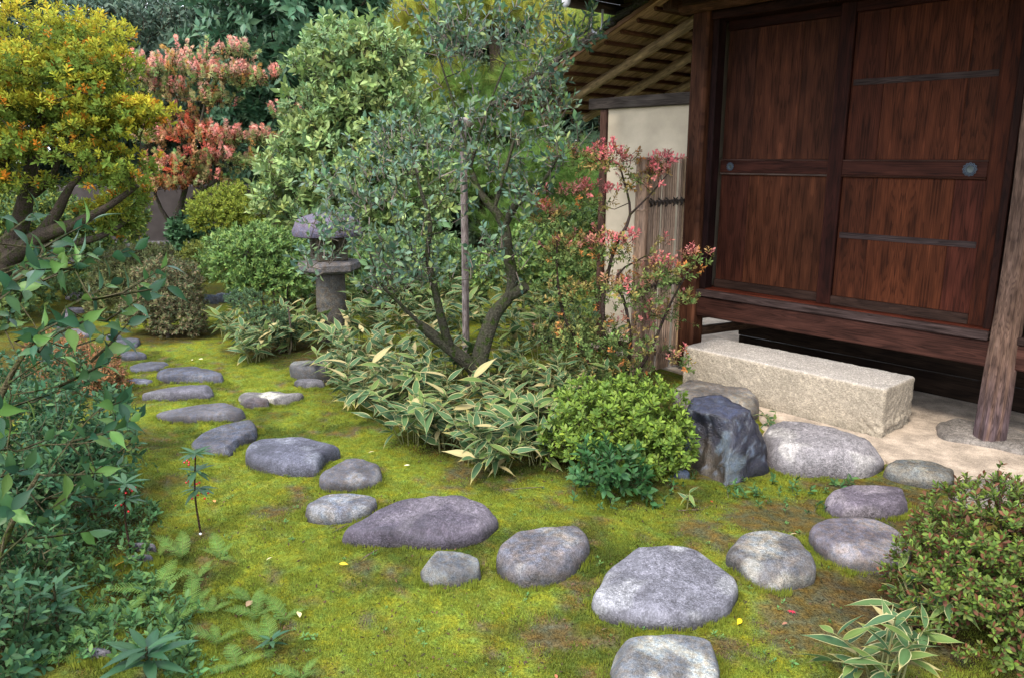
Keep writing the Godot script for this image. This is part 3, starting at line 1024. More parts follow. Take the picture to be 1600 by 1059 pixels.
# ---------------------------------------------------------------- ground
func make_ground() -> void:
	var xs := PackedFloat32Array()
	var zs := PackedFloat32Array()
	var x := -60.0
	while x < 60.0:
		xs.append(x)
		x += 0.045 if x > -3.4 and x < 3.2 else (0.25 if x > -8 and x < 8 else 6.0)
	xs.append(60.0)
	var z := -70.0
	while z < 30.0:
		zs.append(z)
		z += 0.045 if z > -7.4 and z < -1.2 else (0.25 if z > -13 and z < 2 else 6.0)
	zs.append(30.0)
	# [pixel x, y, radius in metres]: bare soil, and leaf litter below the shrubs
	var bare := [[1230, 805, 0.2], [1180, 815, 0.12], [1440, 795, 0.26], [1330, 760, 0.1], [1090, 830, 0.1], [1350, 960, 0.3], [1250, 980, 0.15], [560, 890, 0.06], [860, 985, 0.1], [430, 800, 0.08], [1090, 720, 0.12], [1130, 850, 0.08], [1480, 840, 0.2], [720, 740, 0.1], [1290, 800, 0.12]]
	var litter := [[760, 640, 0.55], [620, 600, 0.5], [900, 600, 0.6], [1000, 640, 0.45], [960, 720, 0.3], [700, 690, 0.25], [850, 700, 0.3], [520, 560, 0.4], [430, 545, 0.4], [270, 525, 0.35], [90, 720, 0.5], [60, 850, 0.45], [110, 980, 0.3], [140, 620, 0.4], [60, 560, 0.6], [1560, 950, 0.5]]
	var bw := []
	for q in bare:
		var g := G(q[0], q[1]); bw.append(Vector3(g.x, g.z, q[2])); bare_spots.append(Vector3(g.x, g.z, q[2]))
	var lw := []
	for q in litter:
		var g := G(q[0], q[1]); lw.append(Vector3(g.x, g.z, q[2]))
	var mb := Mb.new()
	for zz in zs:
		for xx in xs:
			var a := nz.get_noise_2d(xx * 130.0, zz * 130.0)
			var b := nz2.get_noise_2d(xx * 400.0, zz * 400.0)
			var e := nz.get_noise_2d(xx * 900.0 + 300.0, zz * 900.0)
			var c := Color(0.215, 0.255, 0.04).lerp(Color(0.088, 0.115, 0.026), smoothstep(-0.15, 0.45, a + 0.5 * b))
			c = c.lerp(Color(0.135, 0.115, 0.035), smoothstep(0.1, 0.55, b + 0.3 * e) * 0.55)
			c = c.lerp(Color(0.2, 0.23, 0.08), smoothstep(0.15, 0.5, e - 0.4 * a) * 0.4)
			var soil := smoothstep(0.2, 0.42, 0.55 * b + 0.6 * e + 0.15 * a)
			for q in bw:
				soil = maxf(soil, smoothstep(0.15, -0.25, Vector2(xx - q.x, zz - q.y).length() / q.z - 1.0 + 0.7 * b + 0.5 * e))
			c = c.lerp(Color(0.125, 0.092, 0.064) * (1.0 + 0.4 * e), soil * 0.85)
			var lit := 0.0
			for q in lw:
				lit = maxf(lit, smoothstep(0.2, -0.3, Vector2(xx - q.x, zz - q.y).length() / q.z - 1.0 + 0.4 * b))
			if zz < -7.6 or xx > 3.0 or xx < -3.6: lit = maxf(lit, 0.6)
			c = c.lerp(Color(0.075, 0.052, 0.032) * (1.0 + 0.5 * e), lit * 0.8)
			mb.p(Vector3(xx, gy(xx, zz), zz), c)
	var n := xs.size()
	for j in zs.size() - 1:
		for k in n - 1:
			var a := j * n + k
			mb.quad(a, a + 1, a + n + 1, a + n)
	struct("ground", mb.done(), M.moss)
	# the beaten earth round the house
	var edge := []
	for q in [[1120, 600], [1150, 625], [1190, 652], [1205, 690], [1290, 738], [1380, 722], [1415, 735], [1480, 752], [1560, 790], [1680, 850], [1850, 900]]:
		var g := G(q[0], q[1]); edge.append(Vector2(g.x, g.z))
	var poly := PackedVector2Array()
	for k in edge.size() - 1:
		for q in 10:
			var v: Vector2 = edge[k].lerp(edge[k + 1], q / 10.0)
			poly.append(v + Vector2(nz.get_noise_2d(v.x * 700.0, v.y * 700.0), nz2.get_noise_2d(v.x * 900.0, v.y * 900.0)) * 0.035)
	for q in [[-2.6, -0.6], [-2.6, 2.6], [2.9, 2.6], [2.8, 0.0]]:
		var g := fp(q[0], q[1], 0); poly.append(Vector2(g.x, g.z))
	var ids := Geometry2D.triangulate_polygon(poly)
	var eb := Mb.new()
	for v in poly: eb.p(Vector3(v.x, 0.014, v.y), Color(0.46, 0.39, 0.33))
	for k in range(0, ids.size(), 3): eb.tri(ids[k], ids[k + 1], ids[k + 2])
	var mid := Vector2.ZERO
	for v in poly: mid += v / poly.size()
	for k in poly.size():                       # its rim slopes down into the soil
		var v := poly[k]
		var v2 := poly[(k + 1) % poly.size()]
		var o := (v - mid).normalized() * 0.05
		var o2 := (v2 - mid).normalized() * 0.05
		var c1 := Color(0.46, 0.39, 0.33)
		var c2 := Color(0.2, 0.15, 0.1)
		eb.quad(eb.p(Vector3(v.x, 0.014, v.y), c1), eb.p(Vector3(v2.x, 0.014, v2.y), c1), eb.p(Vector3(v2.x + o2.x, -0.03, v2.y + o2.y), c2), eb.p(Vector3(v.x + o.x, -0.03, v.y + o.y), c2))
	struct("earth_floor", eb.done(false), M.earth)

func make_moss() -> void:
	var tufts := []
	for v in 3:
		var mb := Mb.new()
		for k in 90:
			var p := Vector3(rng.randf_range(-0.045, 0.045), 0, rng.randf_range(-0.045, 0.045))
			var h := rng.randf_range(0.003, 0.008)
			var d := Vector3(rng.randfn() * 0.5, 1, rng.randfn() * 0.5) * h
			var s := Vector3(rng.randfn(), 0, rng.randfn()).normalized() * 0.0021
			var c := jit(Color(0.95, 0.95, 0.9), 0.3)
			var a := mb.p(p - s - Vector3(0, 0.003, 0), c * 0.8); var b := mb.p(p + s - Vector3(0, 0.003, 0), c * 0.8); var t := mb.p(p + d, c * 1.15)
			mb.tri(a, b, t)
		tufts.append({"mesh": mb.done(false)})
	var where := []
	for k in 11000:
		var z := -1.4 - pow(rng.randf(), 1.3) * 4.2
		var x := rng.randf_range(-0.62, 0.72) * -z
		var p := Vector3(x, 0, z)
		if (p - HO).dot(W) > -0.95 and x > 0.8: continue
		if in_stone(Vector2(x, z)): continue
		var a := nz.get_noise_2d(x * 130.0, z * 130.0)
		var b := nz2.get_noise_2d(x * 400.0, z * 400.0)
		var e := nz.get_noise_2d(x * 900.0 + 300.0, z * 900.0)
		if 0.55 * b + 0.6 * e + 0.15 * a > 0.2: continue
		var naked := false
		for q in bare_spots:
			if Vector2(x - q.x, z - q.y).length() / q.z - 1.0 + 0.7 * b + 0.5 * e < 0.0: naked = true
		if naked: continue
		var c := Color(0.20, 0.24, 0.036).lerp(Color(0.083, 0.11, 0.024), smoothstep(-0.15, 0.45, a + 0.5 * b))
		c = c.lerp(Color(0.125, 0.11, 0.032), smoothstep(0.1, 0.55, b + 0.3 * e) * 0.5)
		where.append([Transform3D(Basis(Vector3.UP, rng.randf() * TAU) * Basis.from_scale(Vector3.ONE * rng.randf_range(0.7, 1.25)), on(p)), jit(c, 0.15)])
	for f in footprints:                        # moss that creeps up the foot of the stones
		if f[0].y < -5.5: continue
		for k in f.size():
			if nz2.get_noise_2d(f[k].x * 500.0, f[k].y * 500.0) < -0.12: continue
			var e: Vector2 = f[k].lerp(f[(k + 1) % f.size()], rng.randf()) + Vector2(rng.randfn(), rng.randfn()) * 0.012
			if e.x > 0.8 and (Vector3(e.x, 0, e.y) - HO).dot(W) > -0.95: continue
			where.append([Transform3D(Basis(Vector3.UP, rng.randf() * TAU) * Basis.from_scale(Vector3(0.5, 1.6, 0.5) * rng.randf_range(0.7, 1.3)), on(Vector3(e.x, 0, e.y)) + Vector3(0, rng.randf_range(0.002, 0.012), 0)), jit(Color(0.2, 0.235, 0.035), 0.25)])
	var o := thing("moss", "short yellow-green moss carpet between the stepping stones", "moss")
	o.set_meta("kind", "stuff")
	scatter(o, "moss_tufts", tufts, where, M.matte)
# ---------------------------------------------------------------- plants
func plant(called: String, label: String, category: String, foot: Vector3, group := "") -> Node3D:
	return thing(called, label, category, Vector3(foot.x, 0, foot.z), 0.0, group)

func make_background() -> void:
	var twig := Color(0.06, 0.045, 0.03)
	# dark leafy mass that closes the garden at the back
	var far := [spray("small", 16, 0.13, 0.3, 1.3, Color(0.035, 0.06, 0.04), twig), spray("small", 16, 0.12, 0.3, 1.3, Color(0.045, 0.07, 0.04), twig)]
	var back := pads_to([[60, 250, 15.5, 330, 260, 1.6], [330, 240, 15, 200, 190, 1.4], [640, 130, 15.5, 240, 230, 1.6], [560, 330, 14, 260, 120, 1.2], [900, 200, 14.5, 220, 260, 1.6], [330, 380, 14.5, 260, 110, 1.2], [-150, 300, 14, 200, 300, 1.5], [820, 60, 15, 200, 180, 1.4], [900, 330, 13, 160, 140, 1.2], [760, 250, 13.5, 160, 160, 1.2], [640, 30, 14.5, 150, 110, 1.2], [330, 120, 15.5, 160, 100, 1.2], [40, 90, 14, 220, 130, 1.2]])
	var o := plant("distant_trees", "dark mass of trees closing the back of the garden", "trees", P(500, 500, 15))
	o.set_meta("kind", "stuff")
	scatter(o, "foliage", far, place(fill(back, 11000, 0.25), 0.35, 0.6, 1.5), M.satin)

	var small := [spray("oval", 14, 0.1, 0.28, 1.2, Color(0.07, 0.105, 0.075), twig), spray("oval", 14, 0.09, 0.28, 1.2, Color(0.055, 0.09, 0.06), twig)]
	o = plant("evergreen_tree", "grey-green small-leaved evergreen behind the top of the yellow shrub", "tree", P(220, 420, 13.2))
	var sp := fill(pads_to([[190, 60, 13.2, 90, 40, 1.0], [150, 110, 13.2, 100, 70, 1.0], [280, 75, 13, 90, 50, 1.0], [220, 130, 13, 120, 70, 1.0], [300, 140, 13, 90, 60, 0.8], [370, 40, 13.3, 60, 55, 0.8]]), 1500, 0.3, -0.5)
	wood_parts(o, [limb([[225, 430, 13.2, 0.13], [228, 250, 13.2, 0.1], [230, 100, 13.2, 0.05]], 0.3)], some(sp, 40), M.bark, Color(0.12, 0.10, 0.08), 0.01, 0.02)
	scatter(o, "foliage", small, place(sp, 0.5, 0.6), M.satin)

	var big := [spray("acum", 10, 0.155, 0.22, 1.5, Color(0.05, 0.105, 0.06), twig), spray("acum", 10, 0.15, 0.22, 1.6, Color(0.06, 0.12, 0.065), twig), spray("acum", 10, 0.16, 0.2, 1.4, Color(0.04, 0.09, 0.05), twig)]
	o = plant("evergreen_oak", "tall dark evergreen with large drooping leaves behind the red maple", "tree", P(470, 450, 12))
	sp = fill(pads_to([[440, 45, 11.6, 90, 50, 0.9], [530, 30, 11.8, 70, 45, 0.9], [360, 100, 12, 60, 50, 0.8], [410, 120, 11.8, 80, 50, 0.8], [500, 100, 11.8, 80, 60, 0.9], [440, 190, 12, 90, 60, 0.9], [540, 170, 12, 70, 90, 0.9], [470, 260, 12, 90, 70, 0.9], [420, -30, 11.8, 120, 50, 0.9], [560, -40, 11.8, 100, 50, 0.9]]), 2600, 0.3, -0.45)
	wood_parts(o, [limb([[475, 470, 12, 0.17], [470, 300, 12, 0.14], [465, 80, 12, 0.08]], 0.3)], some(sp, 45), M.bark, Color(0.1, 0.085, 0.07), 0.012, 0.022)
	scatter(o, "foliage", big, place(sp, -0.25, 0.5), M.glossy)

	# pine
	var tuft := []
	for v in 2:
		var s := {"leaves": []}
		var mb := Mb.new()
		for k in 70:
			var a := rng.randf() * TAU
			var lift := rng.randf_range(0.15, 1.25)
			var d := Vector3(cos(a) * sin(lift), cos(lift), sin(a) * sin(lift))
			leaf(mb, aim(Vector3(0, rng.randf_range(-0.05, 0.06), 0), d, Vector3.UP, rng.randf_range(0.11, 0.17)), "needle", jit(Color(0.36, 0.37, 0.05) if rng.randf() < 0.75 else Color(0.46, 0.34, 0.07), 0.25))
		s.mesh = mb.done(false)
		tuft.append(s)
	o = plant("pine_tree", "yellow-green long-needled pine behind the side roof and the grey-green tree", "tree", P(760, 470, 10))
	var pads := pads_to([[690, 30, 10, 75, 45, 0.6], [640, 60, 10.2, 40, 40, 0.5], [770, 10, 10, 80, 45, 0.6], [900, 70, 10, 70, 45, 0.6], [960, 40, 10.3, 60, 60, 0.6], [850, 120, 9.8, 70, 40, 0.6], [700, 150, 10, 80, 45, 0.6], [790, 190, 9.8, 80, 40, 0.6], [680, 200, 9.8, 60, 40, 0.5], [860, 270, 9.4, 80, 45, 0.6], [760, 280, 9.6, 80, 45, 0.6], [900, 330, 9.3, 60, 40, 0.5], [690, 290, 9.8, 60, 50, 0.5], [820, 350, 9.2, 80, 40, 0.5]])
	sp = fill(pads, 4600, 0.45, -0.6, 3.0, -0.5)
	wood_parts(o, [limb([[765, 480, 10, 0.11], [760, 330, 10, 0.1], [775, 180, 10, 0.08], [770, 30, 10, 0.05]], 0.2)], some(sp, 70), M.bark, Color(0.14, 0.10, 0.08), 0.008, 0.02)
	scatter(o, "needles", tuft, place(sp, 0.55, 0.7, 1.0, func(p: Vector3, d: Vector3) -> Color:
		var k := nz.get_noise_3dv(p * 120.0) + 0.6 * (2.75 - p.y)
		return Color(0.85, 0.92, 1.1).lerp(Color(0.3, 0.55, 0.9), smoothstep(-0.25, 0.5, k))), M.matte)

	# pale tall shrub
	var pale := [spray("oval", 11, 0.075, 0.15, 1.15, Color(0.17, 0.24, 0.085), twig, 0.3), spray("oval", 11, 0.07, 0.16, 1.15, Color(0.13, 0.205, 0.085), twig, 0.3), spray("oval", 10, 0.075, 0.14, 1.0, Color(0.21, 0.26, 0.085), twig, 0.3)]
	o = plant("tall_camellia", "tall pale green leafy shrub rising behind the stone lantern", "shrub", P(560, 470, 8))
	sp = fill(pads_to([[545, 85, 8, 62, 38, 0.45], [500, 115, 8, 38, 25, 0.35], [600, 100, 8, 50, 40, 0.4], [490, 165, 8, 38, 20, 0.35], [545, 165, 8, 70, 50, 0.5], [500, 215, 7.9, 55, 30, 0.4], [600, 190, 8, 80, 70, 0.5], [470, 270, 7.8, 52, 45, 0.45], [540, 270, 7.8, 80, 70, 0.55], [630, 290, 7.9, 80, 80, 0.55], [455, 330, 7.6, 45, 45, 0.45], [530, 370, 7.7, 80, 60, 0.5], [620, 400, 7.8, 90, 60, 0.5]]), 3000, 0.33, -0.5)
	wood_parts(o, [limb([[560, 500, 8, 0.06], [556, 350, 8, 0.05], [548, 200, 8, 0.03], [545, 90, 8, 0.012]], 0.15), limb([[565, 500, 8, 0.05], [600, 350, 8, 0.035], [610, 200, 8, 0.015]], 0.15)], some(sp, 60), M.bark, Color(0.14, 0.12, 0.10), 0.004, 0.02)
	scatter(o, "foliage", pale, place(sp, 0.55, 0.6), M.glossy)

	# wall behind the maple
	var wl := obj("garden_wall", box(Vector3(5.2, 0.95, 0.2), 0.02, 0, Color(0.06, 0.054, 0.054)), M.plaster)
	wl.position = P(300, 415, 10.9) * Vector3(1, 0, 1) + Vector3(0, 0.55, 0)
	wl.rotation.y = 0.15
	tag(wl, "low dark grey plastered garden wall behind the maple trunk", "wall")
	var bs := obj("base_course", box(Vector3(5.2, 0.3, 0.28), 0.03, 0, Color(0.16, 0.15, 0.16)), M.stone, wl)
	bs.position = Vector3(0, -0.42, 0.03)

func make_maples() -> void:
	var twig := Color(0.09, 0.07, 0.055)
	# red maple
	var star := []
	for v in 3:
		star.append(spray("palm", 10, 0.06, 0.16, 1.5, Color(1, 1, 1), twig, 0.3, [Color(1, 1, 1), Color(1.15, 1.0, 1.0), Color(1.1, 0.9, 0.9), Color(0.7, 1.2, 0.85)]))
	for s in star: s.mesh = s.mesh
	var o := plant("red_maple", "small maple turning pink and red in front of the dark wall", "tree", P(283, 418, 10.2))
	var pads := pads_to([[255, 112, 10, 50, 24, 0.5], [305, 92, 10, 30, 18, 0.4], [335, 125, 10, 55, 25, 0.5], [385, 130, 10, 40, 18, 0.4], [422, 128, 10, 20, 9, 0.3], [365, 88, 10, 26, 12, 0.3], [225, 130, 10, 34, 28, 0.4], [335, 165, 10, 34, 13, 0.4], [270, 150, 10, 45, 20, 0.4], [300, 208, 10, 48, 20, 0.5], [345, 222, 10, 50, 20, 0.5], [258, 222, 10, 40, 18, 0.5], [400, 225, 10, 45, 15, 0.4], [450, 185, 10, 32, 8, 0.3], [330, 255, 10, 60, 20, 0.5], [272, 268, 10, 42, 16, 0.5], [400, 262, 10, 38, 14, 0.4], [250, 295, 10, 36, 16, 0.4], [310, 292, 10, 55, 16, 0.5], [285, 185, 10, 40, 10, 0.4]])
	for q in pads: q[1] *= Vector3(1.08, 0.78, 1.0)
	var sp := fill(pads, 1350, 0.6, -0.22, 6.0)
	wood_parts(o, [limb([[284, 425, 10.2, 0.075], [279, 385, 10.2, 0.06], [277, 345, 10.15, 0.05], [285, 310, 10.1, 0.035], [300, 250, 10, 0.025], [320, 160, 10, 0.015]], 0.12), limb([[279, 385, 10.2, 0.035], [262, 345, 10.1, 0.028], [242, 305, 10, 0.02], [240, 240, 10, 0.012]], 0.12), limb([[277, 350, 10.15, 0.03], [293, 318, 10.1, 0.022], [340, 280, 10, 0.015]], 0.12)], some(sp, 80), M.bark, Color(0.16, 0.13, 0.115), 0.004, 0.014)
	var red1 := P(300, 215, 10)
	var red2 := P(265, 270, 10)
	scatter(o, "foliage", star, place(sp, 0.75, 0.45, 1.0, func(p: Vector3, d: Vector3) -> Color:
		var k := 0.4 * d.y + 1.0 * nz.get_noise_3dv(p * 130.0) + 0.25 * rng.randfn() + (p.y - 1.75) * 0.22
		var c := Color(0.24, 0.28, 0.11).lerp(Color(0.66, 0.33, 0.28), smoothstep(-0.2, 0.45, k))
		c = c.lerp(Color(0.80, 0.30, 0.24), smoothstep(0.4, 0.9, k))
		var hot := maxf(exp(-p.distance_squared_to(red1) / 0.09), exp(-p.distance_squared_to(red2) / 0.07))
		if rng.randf() < 0.1: c = Color(0.42, 0.25, 0.08)
		return c.lerp(Color(0.8, 0.12, 0.08), clampf(hot * 1.1 * (0.4 + rng.randf()), 0, 0.8))), M.matte)

	# yellow shrub tree at the left
	var wh := []
	for v in 4:
		wh.append(spray("obov", 9, 0.045, 0.06, 1.2, Color(1, 1, 1), twig, 0.25, [Color(1, 1, 1), Color(1, 1.05, 1), Color(0.85, 1.1, 1.0), Color(1.25, 0.85, 0.8)]))
	o = plant("yellow_shrub_tree", "large layered shrub with yellow-green and orange leaves at the left edge", "tree", P(-20, 470, 6.8))
	pads = pads_to([[50, 50, 6.9, 70, 50, 0.6], [120, 55, 6.9, 70, 38, 0.6], [10, 110, 6.7, 80, 50, 0.6], [90, 110, 6.7, 90, 40, 0.7], [165, 105, 6.8, 45, 35, 0.5], [150, 140, 6.6, 50, 26, 0.5], [30, 175, 6.6, 80, 35, 0.6], [110, 175, 6.6, 70, 25, 0.6], [205, 180, 6.7, 58, 24, 0.5], [235, 175, 6.7, 28, 20, 0.3], [160, 205, 6.6, 70, 24, 0.5], [40, 225, 6.5, 80, 30, 0.6], [190, 255, 6.5, 55, 20, 0.4], [120, 245, 6.5, 70, 22, 0.5], [175, 280, 6.5, 60, 18, 0.4], [20, 290, 6.4, 60, 22, 0.5], [205, 310, 6.8, 20, 20, 0.3], [190, 350, 6.9, 34, 24, 0.3], [-60, 120, 6.8, 80, 110, 0.8], [-50, 260, 6.6, 70, 50, 0.7], [170, 330, 7.0, 40, 20, 0.3]])
	for q in pads: q[1].y *= 0.74
	sp = fill(pads, 6600, 0.45, -0.25, 5.0)
	var lims := [limb([[-30, 480, 6.8, 0.13], [0, 420, 6.8, 0.11], [25, 370, 6.8, 0.085], [40, 310, 6.8, 0.06], [50, 250, 6.8, 0.045], [60, 195, 6.75, 0.036], [85, 170, 6.7, 0.028], [130, 158, 6.7, 0.018]], 0.1),
		limb([[5, 410, 6.8, 0.08], [60, 372, 6.6, 0.06], [110, 352, 6.5, 0.045], [165, 325, 6.5, 0.03], [215, 290, 6.5, 0.018]], 0.1),
		limb([[60, 372, 6.6, 0.05], [90, 330, 6.55, 0.04], [110, 290, 6.5, 0.026], [150, 250, 6.55, 0.016]], 0.1),
		limb([[-10, 400, 6.8, 0.07], [-20, 330, 6.7, 0.05], [10, 240, 6.7, 0.035], [15, 160, 6.7, 0.025], [40, 70, 6.9, 0.014]], 0.1),
		limb([[20, 385, 6.7, 0.06], [80, 385, 6.6, 0.04], [150, 372, 6.6, 0.026], [200, 345, 6.8, 0.014]], 0.1),
		limb([[40, 310, 6.8, 0.04], [75, 285, 6.75, 0.03], [95, 230, 6.7, 0.022], [110, 120, 6.8, 0.014]], 0.1)]
	wood_parts(o, lims, some(sp, 150), M.bark, Color(0.13, 0.105, 0.085), 0.004, 0.016)
	scatter(o, "foliage", wh, place(sp, 0.6, 0.5, 1.0, func(p: Vector3, d: Vector3) -> Color:
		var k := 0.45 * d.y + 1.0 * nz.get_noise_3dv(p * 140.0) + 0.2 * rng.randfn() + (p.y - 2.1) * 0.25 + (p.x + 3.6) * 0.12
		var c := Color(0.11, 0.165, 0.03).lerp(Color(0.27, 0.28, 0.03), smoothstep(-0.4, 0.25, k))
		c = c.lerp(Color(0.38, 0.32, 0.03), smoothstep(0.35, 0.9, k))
		if rng.randf() < 0.03 + 0.16 * smoothstep(0.1, 0.6, nz2.get_noise_3dv(p * 110.0)): c = Color(0.42, 0.17, 0.02)
		return c), M.matte)

func make_clipped() -> void:
	var twig := Color(0.07, 0.05, 0.035)
	var specs := [
		# name, label, pads, count, leaf length, colours, stems, material
		["clipped_shrub", "round light green clipped shrub on bare stems left of the lantern", [[398, 405, 6.6, 78, 48], [420, 440, 6.5, 60, 35]], 1500, 0.042, [Color(0.12, 0.20, 0.055), Color(0.16, 0.24, 0.06), Color(0.08, 0.15, 0.05)], [[[415, 575, 6.0, 0.014], [420, 520, 6.2, 0.012], [400, 430, 6.5, 0.006]], [[418, 575, 6.0, 0.014], [440, 510, 6.2, 0.011], [450, 440, 6.5, 0.006]], [[412, 575, 6.0, 0.012], [390, 510, 6.2, 0.01], [360, 430, 6.5, 0.005]], [[416, 575, 6.0, 0.012], [428, 500, 6.2, 0.01], [425, 430, 6.5, 0.005]]], "glossy", "small", 0.75],
		["clipped_shrub", "yellow-green clipped shrub right of the maple trunk", [[362, 330, 9.3, 62, 36], [330, 345, 9.2, 32, 20], [405, 345, 9.3, 40, 25]], 1600, 0.04, [Color(0.20, 0.24, 0.035), Color(0.25, 0.28, 0.04), Color(0.13, 0.18, 0.03)], [[[375, 400, 9.3, 0.03], [370, 350, 9.3, 0.015]]], "satin", "small", 1.0],
		["clipped_shrub", "brownish olive rounded shrub beside the far stepping stones", [[262, 462, 6.2, 52, 58], [225, 490, 6.2, 30, 35], [280, 500, 6.1, 38, 34]], 2100, 0.028, [Color(0.12, 0.125, 0.055), Color(0.16, 0.14, 0.07), Color(0.08, 0.10, 0.05), Color(0.17, 0.12, 0.075)], [[[262, 540, 6.0, 0.02], [262, 470, 6.2, 0.008]]], "satin", "small", 0.8],
		["clipped_shrub", "flat-topped olive shrub directly behind the brownish rounded one", [[205, 440, 7.0, 58, 52], [235, 405, 7.2, 40, 20], [180, 480, 6.9, 35, 40]], 2000, 0.03, [Color(0.14, 0.16, 0.06), Color(0.11, 0.13, 0.055), Color(0.17, 0.16, 0.07)], [[[205, 520, 7.0, 0.02], [205, 450, 7.0, 0.008]]], "satin", "small", 0.85],
		["low_shrub", "small yellow-green shrub at the foot of the maple", [[312, 408, 9, 32, 24], [335, 390, 9.2, 26, 18]], 500, 0.04, [Color(0.17, 0.19, 0.04), Color(0.12, 0.15, 0.04)], [[[312, 440, 9, 0.02], [312, 410, 9, 0.01]]], "satin", "small", 1.0],
		["low_shrub", "small dark leafy shrub against the grey wall", [[300, 372, 10.2, 22, 26]], 200, 0.09, [Color(0.05, 0.11, 0.05), Color(0.04, 0.09, 0.045)], [[[300, 410, 10.2, 0.02], [300, 375, 10.2, 0.01]]], "glossy", "oval", 1.0],
		["open_shrub", "wispy dark green shrub in front of the round clipped one", [[415, 505, 5.7, 34, 22], [440, 525, 5.7, 26, 20], [385, 470, 5.8, 30, 14]], 420, 0.024, [Color(0.06, 0.11, 0.055), Color(0.08, 0.13, 0.06)], [[[440, 580, 5.5, 0.012], [435, 540, 5.6, 0.009], [405, 490, 5.7, 0.005]], [[443, 580, 5.5, 0.011], [455, 540, 5.6, 0.008], [450, 480, 5.7, 0.005]], [[438, 580, 5.5, 0.01], [415, 550, 5.6, 0.008], [385, 480, 5.7, 0.004]]], "satin", "small", 1.0],
		["russet_shrub", "low russet-brown shrub beside the path at the left", [[130, 585, 4.7, 58, 42], [90, 560, 4.9, 50, 40], [165, 600, 4.6, 30, 30], [105, 640, 4.5, 60, 35]], 1900, 0.022, [Color(0.24, 0.10, 0.055), Color(0.16, 0.10, 0.05), Color(0.11, 0.12, 0.05), Color(0.28, 0.14, 0.06)], [[[120, 650, 4.6, 0.015], [125, 590, 4.7, 0.006]]], "satin", "small", 0.9],
		["leafy_shrub", "bright leafy shrub between the pine and the bamboo grass", [[850, 400, 6.6, 70, 50], [900, 370, 6.8, 50, 40], [800, 430, 6.5, 50, 40], [890, 450, 6.3, 60, 40]], 900, 0.05, [Color(0.14, 0.22, 0.06), Color(0.19, 0.25, 0.07), Color(0.10, 0.16, 0.06)], [[[860, 560, 6.3, 0.03], [860, 470, 6.4, 0.02], [855, 400, 6.5, 0.01]]], "satin", "oval", 1.0],
		["leafy_shrub", "green undergrowth shrub behind the lantern post", [[600, 420, 7, 80, 50], [680, 430, 6.8, 80, 50], [460, 420, 7.2, 50, 50]], 900, 0.05, [Color(0.10, 0.16, 0.06), Color(0.14, 0.2, 0.06), Color(0.07, 0.12, 0.05)], [[[640, 540, 6.8, 0.03], [640, 470, 6.8, 0.02], [640, 420, 6.8, 0.01]]], "satin", "oval", 1.0],
		["leafy_shrub", "yellow-green undergrowth below the big yellow shrub, in front of the wall", [[60, 345, 8.4, 80, 40], [150, 365, 8.6, 70, 38], [190, 340, 9, 30, 40], [-30, 350, 8.4, 80, 60]], 1700, 0.05, [Color(0.13, 0.18, 0.04), Color(0.20, 0.22, 0.04), Color(0.08, 0.13, 0.04), Color(0.06, 0.11, 0.045)], [[[100, 440, 8.4, 0.03], [100, 380, 8.4, 0.015]]], "satin", "oval", 1.0],
		["leafy_shrub", "low green shrub behind the mossy bank at the far left", [[60, 470, 7.4, 80, 60], [-20, 520, 6.5, 80, 90], [120, 410, 8.2, 70, 40]], 1500, 0.045, [Color(0.05, 0.10, 0.04), Color(0.08, 0.13, 0.05), Color(0.10, 0.14, 0.04)], [[[40, 560, 7, 0.03], [50, 490, 7.2, 0.015]]], "satin", "oval", 1.0]]
	for q in specs:
		var sprays := []
		for v in 3: sprays.append(spray(q[8], 10, q[4], q[4] * 1.4, 1.15, q[5][0], twig, 0.25, q[5]))
		var st: Array = q[6][0][0]
		var o := plant(q[0], q[1], "shrub", P(st[0], st[1], st[2]), "clipped garden shrubs" if q[0] == "clipped_shrub" else "")
		var sp := fill(pads_to(q[2]), q[3], 0.2, -0.62, 6.0, -0.6)
		var lims := []
		for l in q[6]: lims.append(limb(l, 0.08))
		wood_parts(o, lims, some(sp, 60), M.bark, Color(0.13, 0.10, 0.085), 0.0015, 0.012, ["stem", "stem", "stem", "stem", "stem"])
		scatter(o, "foliage", sprays, place(sp, 0.35, 0.45), M[q[7]])

